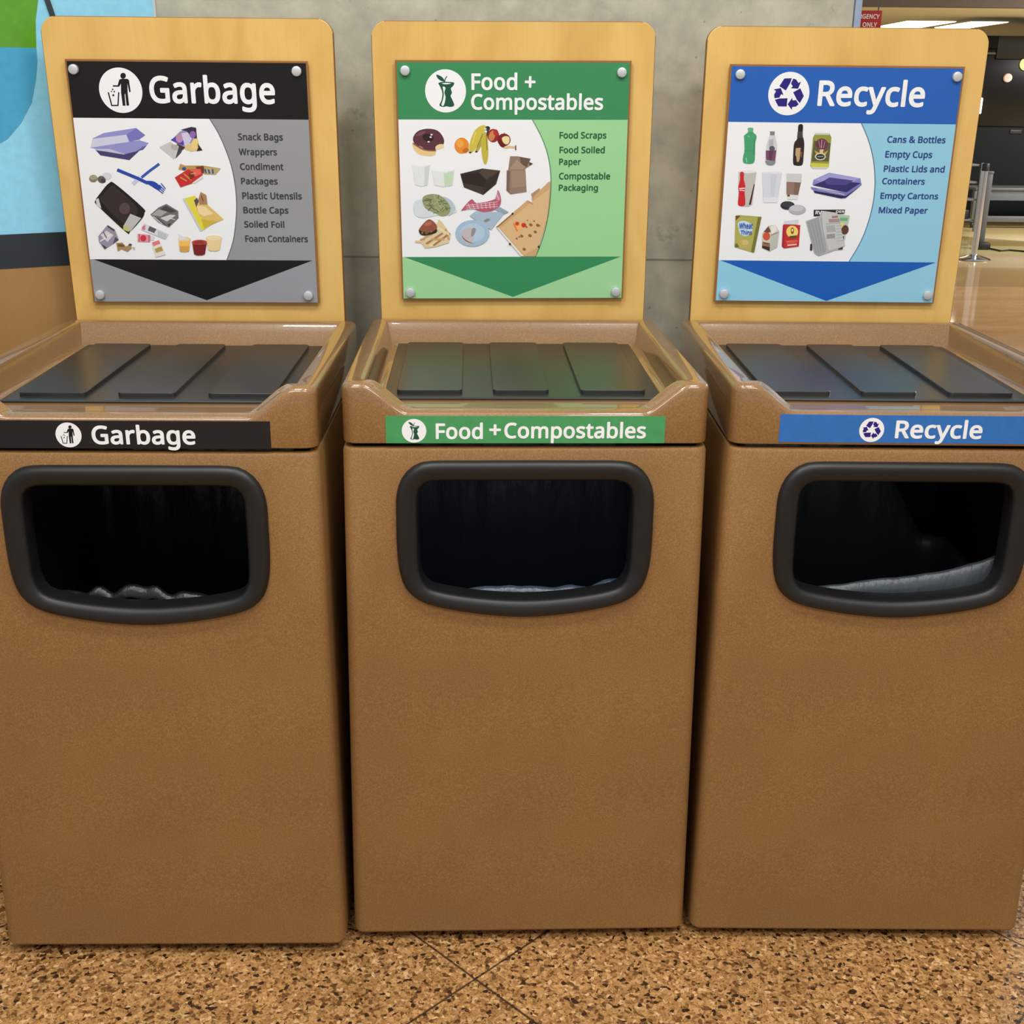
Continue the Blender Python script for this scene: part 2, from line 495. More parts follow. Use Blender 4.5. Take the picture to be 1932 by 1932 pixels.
# ------------------------------------------------------------------ lettering outlines (advance; contours in 1/1000)
GLYPH_DATA = {
 '&': [587,[188,-28,147,-21,110,-7,82,11,55,37,36,69,25,103,21,140,23,184,34,222,56,259,82,286,125,319,129,325,94,378,84,400,77,425,74,456,77,487,83,512,94,534,107,551,125,569,144,581,166,591,191,599,219,603,278,601,297,598,325,588,347,576,366,560,382,540,392,522,399,503,404,475,402,428,388,387,376,369,359,350,308,306,309,300,419,196,424,200,435,222,457,290,466,303,482,308,547,308,557,306,565,300,570,290,571,278,554,222,532,169,501,115,597,20,604,9,605,0,597,-16,585,-21,488,-22,472,-14,419,35,366,2,307,-21,247,-30],[210,78,235,77,282,84,313,96,338,112,336,119,300,153,210,240,203,243,173,222,153,200,142,178,139,150,144,122,159,100,178,86],[227,381,232,381,241,387,269,409,281,425,288,440,290,459,286,478,275,491,257,499,232,501,210,494,196,484,189,469,188,450,194,426,206,406]],
 '+': [459,[195,68,184,75,178,87,176,230,170,232,42,233,29,236,22,244,18,253,18,312,26,327,39,333,175,334,178,341,178,472,180,484,187,494,198,498,257,498,273,491,279,478,279,341,282,334,414,333,426,330,433,325,439,312,439,253,432,240,417,233,282,231,279,225,279,91,276,79,269,72,257,67]],
 'A': [512,[-5,-21,-14,-15,-19,-8,-21,2,-20,11,203,583,211,592,223,597,286,597,298,594,305,589,312,577,530,14,533,2,531,-8,523,-17,508,-22,439,-22,423,-16,414,-2,352,153,164,155,158,153,154,148,96,-2,89,-14,80,-20,70,-22],[201,264,305,263,311,264,312,267,258,413,255,413,250,405,200,270]],
 'B': [521,[73,-21,59,-11,56,5,56,567,59,583,67,590,79,594,282,594,317,591,361,582,392,572,417,559,442,540,459,517,473,486,480,455,480,411,470,370,453,339,419,305,448,284,470,262,486,236,495,211,500,177,499,136,490,98,476,68,454,39,423,13,392,-3,348,-16,298,-22],[173,86,179,83,276,83,320,89,348,101,367,122,377,148,377,183,368,211,357,222,345,231,311,242,270,247,174,245,172,239],[174,352,282,352,317,358,336,365,351,380,360,405,361,433,355,455,348,464,336,473,304,483,257,489,176,489,173,486,172,480,172,358]],
 'C': [507,[272,-28,241,-24,210,-16,179,-4,154,9,129,27,108,47,86,72,72,94,56,125,44,159,30,225,27,309,31,347,37,384,56,440,87,494,125,536,169,566,222,589,285,601,363,601,422,592,457,582,485,570,497,562,502,553,501,534,469,472,457,466,444,466,382,488,338,495,294,493,258,484,222,466,197,444,172,406,156,362,150,331,147,290,149,247,154,219,162,187,174,159,190,134,210,114,230,100,249,90,269,84,300,79,347,78,369,81,457,99,472,94,480,81,481,12,475,1,466,-6,432,-17,382,-27,341,-30]],
 'D': [585,[73,-21,59,-11,56,5,56,567,59,583,67,590,79,594,289,594,332,588,373,578,411,562,439,546,479,514,514,470,539,419,553,364,559,292,553,217,536,155,511,105,482,68,442,32,401,9,351,-9,314,-17,261,-22],[174,86,267,86,301,92,329,100,357,113,382,132,403,155,417,180,430,217,437,264,437,323,430,364,418,398,398,430,379,449,348,468,317,479,276,487,179,489,173,486,172,92]],
 'E': [446,[73,-21,59,-11,56,5,56,567,59,583,70,592,82,594,392,594,407,591,416,583,419,573,420,511,416,498,404,489,392,487,179,487,172,483,173,354,179,352,376,352,389,350,400,342,405,330,405,277,404,264,400,255,392,249,382,246,179,245,173,243,172,95,173,89,179,86,392,86,404,84,414,77,419,64,420,2,417,-9,407,-19,395,-22]],
 'F': [416,[73,-21,59,-11,56,5,56,567,59,583,70,592,82,594,392,594,407,591,416,583,419,573,420,511,416,498,404,489,392,487,179,487,174,486,172,480,173,331,179,328,376,328,389,326,398,320,404,308,404,245,400,233,392,225,379,222,174,220,172,214,172,5,170,-7,162,-17,151,-22]],
 'G': [584,[282,-28,238,-22,210,-13,179,-1,151,15,122,37,103,56,81,84,66,109,53,137,40,175,31,219,27,259,27,306,30,340,37,378,47,412,74,469,111,515,157,553,185,569,216,582,279,598,360,603,435,595,504,576,531,562,536,553,537,544,512,481,500,467,491,463,482,464,422,484,372,493,329,495,279,487,241,473,208,450,181,419,162,381,150,334,146,275,153,219,168,172,191,135,218,109,254,90,291,81,332,77,382,78,422,85,428,87,430,94,430,212,422,217,325,217,313,223,305,234,305,247,305,303,313,319,329,325,522,325,538,319,545,306,546,25,541,9,529,-1,504,-8,422,-25,357,-30]],
 'L': [420,[73,-21,61,-13,56,2,56,573,62,586,73,593,151,594,166,586,172,570,173,89,179,86,404,85,414,80,421,67,422,-2,414,-16,398,-22]],
 'M': [727,[73,-21,59,-11,56,5,56,567,57,577,62,586,70,592,79,594,179,594,192,592,203,583,357,177,361,170,364,169,525,583,532,590,545,594,648,594,664,588,671,577,672,564,672,5,671,-5,666,-14,657,-20,648,-22,579,-22,566,-17,557,-5,554,361,548,352,412,-5,401,-18,382,-22,326,-21,317,-16,310,-8,170,360,167,357,166,348,165,-5,157,-16,145,-22]],
 'N': [609,[73,-21,59,-11,56,5,56,567,61,585,70,592,82,594,161,594,170,592,178,586,435,189,442,184,443,577,451,588,464,594,529,594,544,589,551,580,554,567,554,5,553,-5,548,-13,539,-20,526,-22,448,-22,439,-20,431,-14,174,383,167,389,165,-5,157,-16,145,-22]],
 'O': [626,[275,-28,216,-18,163,5,138,21,116,39,96,59,78,84,50,140,34,203,27,272,31,353,43,412,66,469,92,509,110,529,135,551,182,578,232,595,288,603,360,601,419,588,472,563,513,530,548,487,576,431,592,372,599,309,599,262,595,222,583,162,560,107,533,65,514,44,491,24,444,-4,397,-21,335,-30],[293,78,322,77,366,83,397,95,421,112,443,137,458,165,469,200,476,240,479,287,476,340,463,394,448,428,429,454,404,475,375,487,338,494,310,496,263,490,232,478,204,459,184,437,169,409,157,372,150,334,147,284,151,234,162,184,178,147,200,117,229,96,257,85]],
 'P': [485,[73,-21,61,-13,56,2,56,567,58,580,67,590,79,594,264,594,326,585,373,568,398,553,423,530,443,502,459,464,465,427,465,380,458,342,446,311,431,286,404,257,379,239,342,220,304,209,270,203,179,201,173,199,172,2,170,-8,162,-17,151,-22],[174,308,217,307,276,314,304,323,326,338,337,352,342,364,347,398,342,435,336,448,326,461,301,476,267,485,229,489,179,489,173,486,172,314]],
 'R': [499,[73,-21,59,-11,56,5,56,567,59,583,67,590,79,594,270,594,332,585,379,567,404,552,420,538,433,523,448,498,463,455,465,433,466,392,458,348,440,311,413,280,392,263,367,248,365,242,502,17,508,5,505,-8,498,-17,486,-22,404,-22,390,-17,379,-5,252,211,245,214,179,214,173,211,172,205,172,5,170,-8,162,-17,151,-22],[174,320,229,319,276,323,304,331,323,343,339,364,347,398,345,433,339,448,332,459,323,468,307,476,270,485,174,486,172,477,172,327]],
 'S': [440,[149,-28,77,-17,44,-6,27,3,21,12,19,22,19,84,24,100,33,107,46,109,105,90,149,81,205,77,244,81,277,93,296,109,307,134,307,162,298,184,277,203,249,219,167,251,121,274,89,295,60,325,38,362,28,400,27,450,36,494,57,531,85,559,124,582,161,595,217,603,274,601,330,592,374,579,399,568,407,559,410,550,409,537,391,487,380,471,371,467,361,466,314,482,277,491,242,495,202,493,177,485,157,472,146,453,144,428,151,400,161,387,174,377,208,358,289,325,333,304,371,278,394,253,413,222,423,184,424,137,415,90,400,59,380,34,355,12,321,-7,292,-18,252,-27,217,-30]],
 'T': [446,[181,-21,171,-14,165,2,164,483,156,487,13,487,-3,491,-10,498,-14,508,-14,567,-12,580,-3,590,10,594,431,594,444,592,455,583,459,570,459,508,455,498,447,491,431,487,288,487,281,483,281,-2,274,-14,263,-21]],
 'U': [586,[255,-28,214,-22,186,-14,158,-1,130,18,109,37,92,59,76,84,63,115,54,153,50,200,50,569,52,581,61,592,80,595,146,595,157,590,164,581,166,569,166,203,172,156,179,137,189,119,201,106,214,96,230,88,252,81,299,77,346,84,377,99,399,122,415,159,420,203,420,569,422,581,430,591,442,595,508,595,521,593,531,584,535,572,535,200,531,150,516,100,500,69,477,39,449,14,417,-5,386,-17,346,-27,311,-30]],
 'V': [481,[198,-21,188,-14,181,-2,-19,558,-21,570,-19,580,-11,589,5,594,77,594,86,590,94,583,236,184,239,178,242,178,386,583,392,589,405,594,477,594,489,591,496,586,501,577,501,561,297,-8,289,-18,277,-22]],
 'W': [746,[155,-20,145,-14,138,-2,-9,555,-12,573,-4,587,11,594,83,594,96,590,105,580,197,223,202,212,207,220,314,583,324,591,336,594,405,594,420,589,431,573,538,217,542,209,549,227,639,580,649,590,661,594,733,594,749,588,756,577,755,559,607,2,599,-15,583,-22,511,-22,499,-18,491,-11,377,370,371,382,364,367,255,-8,247,-17,236,-22]],
 'Y': [454,[186,-21,173,-12,169,2,168,214,-17,558,-21,570,-18,580,-11,589,5,594,80,594,95,586,227,344,234,352,359,586,367,592,377,594,448,594,461,591,469,586,474,577,474,567,471,558,286,216,285,2,283,-8,275,-17,264,-22]],
 'a': [450,[145,-29,107,-20,79,-7,54,12,35,37,21,69,15,106,16,140,26,178,37,200,50,215,73,236,92,247,132,264,176,273,217,278,288,280,294,287,292,311,286,331,276,344,260,352,238,357,213,357,185,353,113,327,98,328,88,335,82,347,64,390,64,406,73,419,104,434,145,448,179,456,217,459,251,459,285,455,317,446,351,428,374,406,392,378,402,344,407,294,406,-3,398,-16,388,-21,332,-22,317,-13,307,11,304,13,270,-10,235,-24,192,-30],[185,72,204,72,232,78,251,87,271,103,282,119,289,137,293,162,292,185,285,187,248,185,192,178,163,169,146,156,137,144,132,125,133,109,138,94,145,85,154,79]],
 'b': [493,[242,-28,195,-17,148,10,145,8,135,-13,120,-22,67,-22,54,-16,47,-3,46,606,51,622,63,630,138,631,151,625,157,618,161,606,161,437,163,431,207,451,238,457,285,459,317,455,342,448,385,425,417,397,442,359,458,319,465,287,470,244,471,197,468,162,455,103,434,56,418,34,398,13,379,-1,354,-14,307,-28,282,-30],[238,75,282,75,301,81,317,92,329,106,339,125,351,175,354,215,352,253,347,281,339,306,327,328,313,341,297,350,273,355,229,353,210,348,195,338,185,328,176,312,163,262,161,219,163,178,167,150,175,122,185,103,198,89,217,80]],
 'c': [385,[208,-28,158,-17,118,2,82,31,54,69,35,112,25,159,22,231,29,290,41,331,60,369,86,401,121,428,155,445,205,458,271,459,305,455,355,441,368,434,376,425,379,415,378,403,356,347,346,337,333,335,277,350,239,354,205,348,179,334,158,309,146,275,139,222,142,172,151,137,161,115,177,96,202,81,233,75,252,75,293,81,346,98,355,98,364,94,369,87,373,78,373,12,368,1,358,-6,308,-24,264,-30]],
 'd': [493,[193,-28,146,-17,104,6,67,44,42,90,32,122,26,153,22,215,26,275,32,306,41,337,64,381,89,410,121,434,158,451,199,459,249,459,286,451,330,432,332,440,332,606,336,619,343,626,355,631,430,630,442,622,447,606,446,-5,439,-15,427,-21,368,-22,352,-13,344,6,339,8,311,-10,277,-24,236,-30],[213,75,261,76,283,82,298,90,308,100,318,115,330,159,333,203,332,247,327,278,319,306,309,325,296,340,276,350,252,356,230,357,208,354,193,348,177,337,165,322,155,303,142,256,139,215,141,184,145,153,154,125,164,106,177,91,193,81]],
 'e': [452,[218,-28,174,-20,130,-1,96,23,63,59,41,100,29,140,22,190,23,244,31,297,45,337,70,381,99,412,133,436,171,452,211,459,258,459,299,452,333,437,368,413,394,384,416,344,427,306,433,262,433,203,427,187,411,180,144,178,142,172,146,153,161,119,177,100,205,83,239,75,280,75,321,81,389,103,405,97,413,84,414,19,408,7,399,-1,355,-17,314,-26,277,-30],[148,281,305,280,311,281,313,284,303,319,286,341,261,354,227,357,196,350,174,336,155,309,147,287]],
 'g': [493,[183,-213,114,-202,77,-189,64,-182,58,-172,56,-163,56,-103,60,-91,71,-82,83,-80,143,-100,189,-109,246,-111,274,-106,302,-91,320,-69,330,-41,333,-3,327,-2,289,-20,258,-28,211,-30,180,-27,146,-17,121,-5,101,9,75,34,58,59,41,93,32,125,25,159,22,206,23,247,29,290,42,334,61,374,86,406,118,432,158,451,196,459,252,458,293,448,343,422,352,442,364,451,430,450,443,440,447,425,447,-19,443,-60,434,-97,419,-128,401,-153,377,-176,346,-194,314,-205,277,-212,249,-215],[210,75,233,72,261,74,280,79,296,87,308,98,318,112,325,131,331,156,334,190,333,240,327,281,318,309,308,326,293,341,271,351,246,355,221,356,205,352,189,346,174,334,154,303,142,256,140,193,143,162,152,131,160,112,174,93,189,82]],
 'h': [496,[63,-21,51,-13,46,2,46,611,52,623,63,631,138,631,154,624,160,611,161,436,163,430,201,447,242,457,285,460,326,455,360,445,388,430,414,408,433,380,446,345,452,298,452,-2,445,-16,429,-22,360,-22,351,-19,343,-11,339,2,339,270,335,308,327,330,310,346,285,354,251,356,217,349,195,336,179,317,169,292,163,261,161,233,161,5,158,-8,151,-17,138,-22]],
 'i': [207,[64,-21,52,-13,46,2,47,430,55,445,67,451,139,451,155,442,161,427,160,-2,154,-14,142,-21],[95,480,70,488,52,505,42,530,41,561,51,586,67,603,89,612,117,612,142,602,159,583,166,561,166,530,158,508,142,491,120,481]],
 'k': [428,[63,-21,51,-13,46,2,46,611,52,623,63,631,138,631,153,623,160,608,161,292,167,293,304,439,317,449,329,452,404,452,420,446,426,437,428,423,422,411,267,245,269,239,436,17,441,8,441,-2,435,-14,420,-22,338,-22,323,-17,188,161,182,165,163,150,160,142,160,2,156,-11,148,-19,138,-22]],
 'l': [207,[63,-21,51,-13,46,2,46,611,52,623,63,631,138,631,154,623,161,608,160,-2,154,-14,142,-21]],
 'm': [750,[63,-21,50,-11,46,5,46,427,49,439,57,448,70,452,129,450,142,442,150,423,154,423,182,441,213,453,245,459,292,459,326,453,354,443,379,427,401,407,438,434,473,449,517,459,563,459,601,453,632,440,654,426,677,402,689,380,697,358,706,305,707,2,704,-8,697,-17,682,-22,613,-22,602,-17,595,-8,593,5,593,280,591,302,584,327,573,342,554,352,529,356,492,352,470,341,453,323,441,295,434,252,434,5,430,-11,420,-19,407,-22,345,-22,329,-17,322,-8,320,2,320,273,317,306,309,330,295,346,273,354,248,356,217,351,195,339,179,320,169,292,163,264,161,233,161,5,158,-8,151,-17,138,-22]],
 'n': [496,[63,-21,51,-13,46,2,46,423,51,442,67,451,126,451,142,442,150,423,154,422,185,441,220,453,254,459,298,460,351,449,373,440,395,427,417,406,430,386,442,358,450,323,453,280,453,5,448,-13,442,-18,432,-22,363,-22,351,-19,341,-8,339,5,339,273,336,305,327,330,310,346,285,354,257,356,223,351,198,339,181,320,169,289,161,236,161,5,158,-8,151,-17,138,-22]],
 'o': [485,[211,-28,171,-20,124,2,89,29,61,65,38,112,26,159,22,212,25,269,36,315,53,356,80,394,108,420,146,441,183,454,218,459,274,459,321,448,361,429,398,400,428,362,449,318,459,275,464,219,460,162,450,115,430,72,406,37,377,11,339,-11,302,-24,258,-30],[221,75,268,75,293,84,308,95,321,109,331,128,340,153,345,184,347,219,344,253,338,284,328,309,315,328,299,342,280,351,255,356,230,356,211,353,193,346,177,335,164,321,155,303,146,278,142,253,139,215,141,184,146,156,154,128,167,106,180,93,199,81]],
 'p': [493,[63,-214,50,-203,46,-188,46,422,48,437,56,447,67,451,126,451,142,443,151,423,154,422,173,435,198,447,242,458,304,458,332,452,354,444,388,425,420,395,443,359,459,318,468,268,471,193,462,128,448,84,427,47,398,14,367,-8,329,-23,285,-30,235,-28,202,-19,163,-2,161,-7,161,-188,158,-200,151,-210,138,-214],[238,75,282,75,301,82,316,93,326,106,338,128,352,181,354,215,352,253,345,284,336,309,323,330,308,343,292,351,270,356,248,356,226,352,207,346,192,335,181,322,173,306,163,259,161,222,163,178,167,150,175,122,185,104,199,90,215,81]],
 'r': [331,[63,-21,51,-13,46,2,46,423,49,439,57,448,67,451,129,451,138,446,144,439,150,414,154,412,192,440,232,456,254,460,292,460,317,457,329,452,338,442,340,427,333,370,326,355,310,347,260,351,225,342,209,333,192,317,178,298,169,280,163,258,161,233,161,5,157,-11,151,-17,138,-22]],
 's': [384,[133,-28,74,-18,39,-5,27,4,21,15,20,25,20,81,26,97,36,102,49,103,124,78,158,72,199,72,227,77,246,87,255,100,257,119,250,131,233,144,96,206,67,224,46,245,28,272,20,303,20,340,29,375,44,400,71,425,108,445,146,455,177,459,249,458,296,449,342,432,356,422,360,412,360,403,337,347,324,334,308,332,264,347,227,356,186,357,161,354,146,348,135,340,131,328,136,312,149,302,180,286,292,238,317,223,343,200,362,169,369,140,369,97,359,59,347,37,326,15,305,-1,277,-14,246,-24,217,-28,192,-30]],
 't': [289,[174,-29,136,-20,105,-4,82,19,66,44,57,72,52,109,52,347,46,353,14,353,5,355,-4,363,-9,375,-9,409,-5,422,5,430,55,454,81,534,89,544,102,550,146,550,161,540,166,528,166,459,169,453,271,451,283,445,290,431,290,375,287,365,280,358,264,353,174,353,167,350,166,131,172,97,180,84,189,77,218,72,271,80,280,77,288,72,294,56,293,0,283,-14,258,-24,214,-30]],
 'u': [496,[187,-28,159,-24,137,-17,115,-7,96,5,81,20,68,37,51,75,44,103,41,144,41,425,45,440,56,449,71,452,137,451,146,447,153,440,157,425,157,156,161,119,171,97,187,82,212,74,243,74,277,80,299,92,317,112,327,141,335,197,335,425,337,437,344,447,356,451,424,452,437,448,446,439,449,425,449,6,445,-10,440,-16,427,-22,368,-22,353,-13,343,6,306,-14,274,-24,237,-30]],
 'x': [424,[10,-20,0,-15,-5,-5,-6,5,-3,14,138,214,141,220,6,414,2,430,7,442,16,449,28,452,100,452,116,446,207,316,213,311,299,436,310,447,325,452,394,452,403,451,414,445,422,430,416,411,283,220,287,211,425,17,430,2,424,-14,416,-20,407,-22,332,-22,316,-17,213,128,207,123,107,-17,91,-22]],
 'y': [409,[34,-213,5,-208,-4,-203,-11,-194,-13,-185,-13,-135,-10,-121,-4,-113,5,-109,62,-112,84,-108,97,-100,110,-88,122,-69,149,0,-18,415,-20,428,-17,440,-4,450,12,452,77,451,87,448,95,440,202,159,205,153,209,152,314,440,321,448,334,451,405,451,418,448,429,434,429,418,244,-69,219,-122,203,-147,184,-169,165,-186,143,-199,102,-212,77,-215]],
 ' ': [209],
}

GLYPH = {ch: (d[0], [list(zip(c[0::2], c[1::2])) for c in d[1:]]) for ch, d in GLYPH_DATA.items()}

def text_contours(s, x0, x1, y, cap):
    """Contours of one line fitted between x0 and x1, on baseline y, with capital height cap."""
    pen, raw = 0, []
    for ch in s:
        adv, cons = GLYPH[ch]
        if cons:
            raw.append([[(px + pen, py) for px, py in c] for c in cons])
        pen += adv + 10
    lo = min(q[0] for g in raw for c in g for q in c)
    hi = max(q[0] for g in raw for c in g for q in c)
    sx, sy = (x1 - x0) / (hi - lo), cap / 610.0
    return [[[(x0 + (px - lo) * sx, y + (py + 14) * sy) for px, py in c] for c in g] for g in raw]

# ------------------------------------------------------------------ print artwork, millimetres on each sign (from its bottom centre)
SIGN_W, SIGN_H = 0.4618, 0.4681
SIGN_BASE = {
 'L': [[14,14,16,-230.9,363.5,230.9,363.5,230.9,468.1,-230.9,468.1],
[150,151,154,-230.9,87.2,230.9,87.2,230.9,363.5,-230.9,363.5],
[105,106,110,-230.9,87.2,50,87.2,54.2,96.9,60.4,111.2,65.6,125.3,69.1,138.5,71.9,152.2,74.2,165.2,76.1,177.4,77.5,189.5,78.4,201.3,78.8,213.1,78.7,225.2,78.1,237,77.1,248.8,75.7,260.9,73.8,272.2,71.3,283,68.3,293.6,65,304,61.5,314.5,57.4,325.2,53.1,335.3,47.7,345.9,41.8,356.4,37.7,363.5,-230.9,363.5],
[240,241,243,-230.9,87.2,47.8,87.2,52,96.9,58.2,111.2,63.4,125.3,66.9,138.5,69.7,152.2,72,165.2,73.9,177.4,75.3,189.5,76.2,201.3,76.6,213.1,76.5,225.2,75.9,237,74.9,248.8,73.5,260.9,71.6,272.2,69.1,283,66.1,293.6,62.8,304,59.3,314.5,55.2,325.2,50.9,335.3,45.5,345.9,39.6,356.4,35.5,363.5,-230.9,363.5],
[150,152,157,-230.9,0,230.9,0,230.9,87.2,-230.9,87.2],
[14,14,16,-224.3,87.2,1,3.7,224.3,87.2]],
 'C': [[58,140,88,-230.9,360.1,230.9,360.1,230.9,468.1,-230.9,468.1],
[155,212,150,-230.9,86.9,230.9,86.9,230.9,360.1,-230.9,360.1],
[90,140,100,-230.9,86.9,48,86.9,51.4,94.6,56.3,105.9,60.7,117.7,64.3,129.3,67.7,142.1,70.5,154.8,73,167.8,75.1,181.6,76.7,194.8,77.8,208.1,78.5,221.8,78.7,234.3,78.5,245.5,77.7,256.3,76.5,266.7,74.7,277.3,72.3,288.2,69.3,298.8,65.5,309.3,61,320.2,56.1,330.5,50.2,341.5,43.7,352.6,39.2,360.1,-230.9,360.1],
[240,241,243,-230.9,86.9,45.8,86.9,49.2,94.6,54.1,105.9,58.5,117.7,62.1,129.3,65.5,142.1,68.3,154.8,70.8,167.8,72.9,181.6,74.5,194.8,75.6,208.1,76.3,221.8,76.5,234.3,76.3,245.5,75.5,256.3,74.3,266.7,72.5,277.3,70.1,288.2,67.1,298.8,63.3,309.3,58.8,320.2,53.9,330.5,48,341.5,41.5,352.6,37,360.1,-230.9,360.1],
[158,212,155,-230.9,0,230.9,0,230.9,86.9,-230.9,86.9],
[52,138,88,-227,86.9,0.3,2.6,227,86.9]],
 'R': [[36,96,184,-230.9,362,230.9,362,230.9,468.1,-230.9,468.1],
[146,203,228,-230.9,84.8,230.9,84.8,230.9,362,-230.9,362],
[85,120,150,-230.9,84.8,45.4,84.8,50.6,94.8,58,109.6,64.3,123.7,68.8,136.1,72.5,148.7,75.5,160.9,78.1,173,80.1,185.5,81.5,197.6,82.4,209.7,82.7,222.1,82.3,234,81.4,246.1,79.7,258.5,77.7,270.1,75.3,281.1,72.4,292.2,69.2,302.5,65.7,312.2,61.7,321.8,57.3,331.4,51.5,342.4,44.9,354.1,40.4,362,-230.9,362],
[240,241,243,-230.9,84.8,43.2,84.8,48.4,94.8,55.8,109.6,62.1,123.7,66.6,136.1,70.3,148.7,73.3,160.9,75.9,173,77.9,185.5,79.3,197.6,80.2,209.7,80.5,222.1,80.1,234,79.2,246.1,77.5,258.5,75.5,270.1,73.1,281.1,70.2,292.2,67,302.5,63.5,312.2,59.5,321.8,55.1,331.4,49.3,342.4,42.7,354.1,38.2,362,-230.9,362],
[146,203,228,-230.9,0,230.9,0,230.9,84.8,-230.9,84.8],
[22,92,182,-227.6,84.8,4.8,1.1,227.6,84.8]],
}
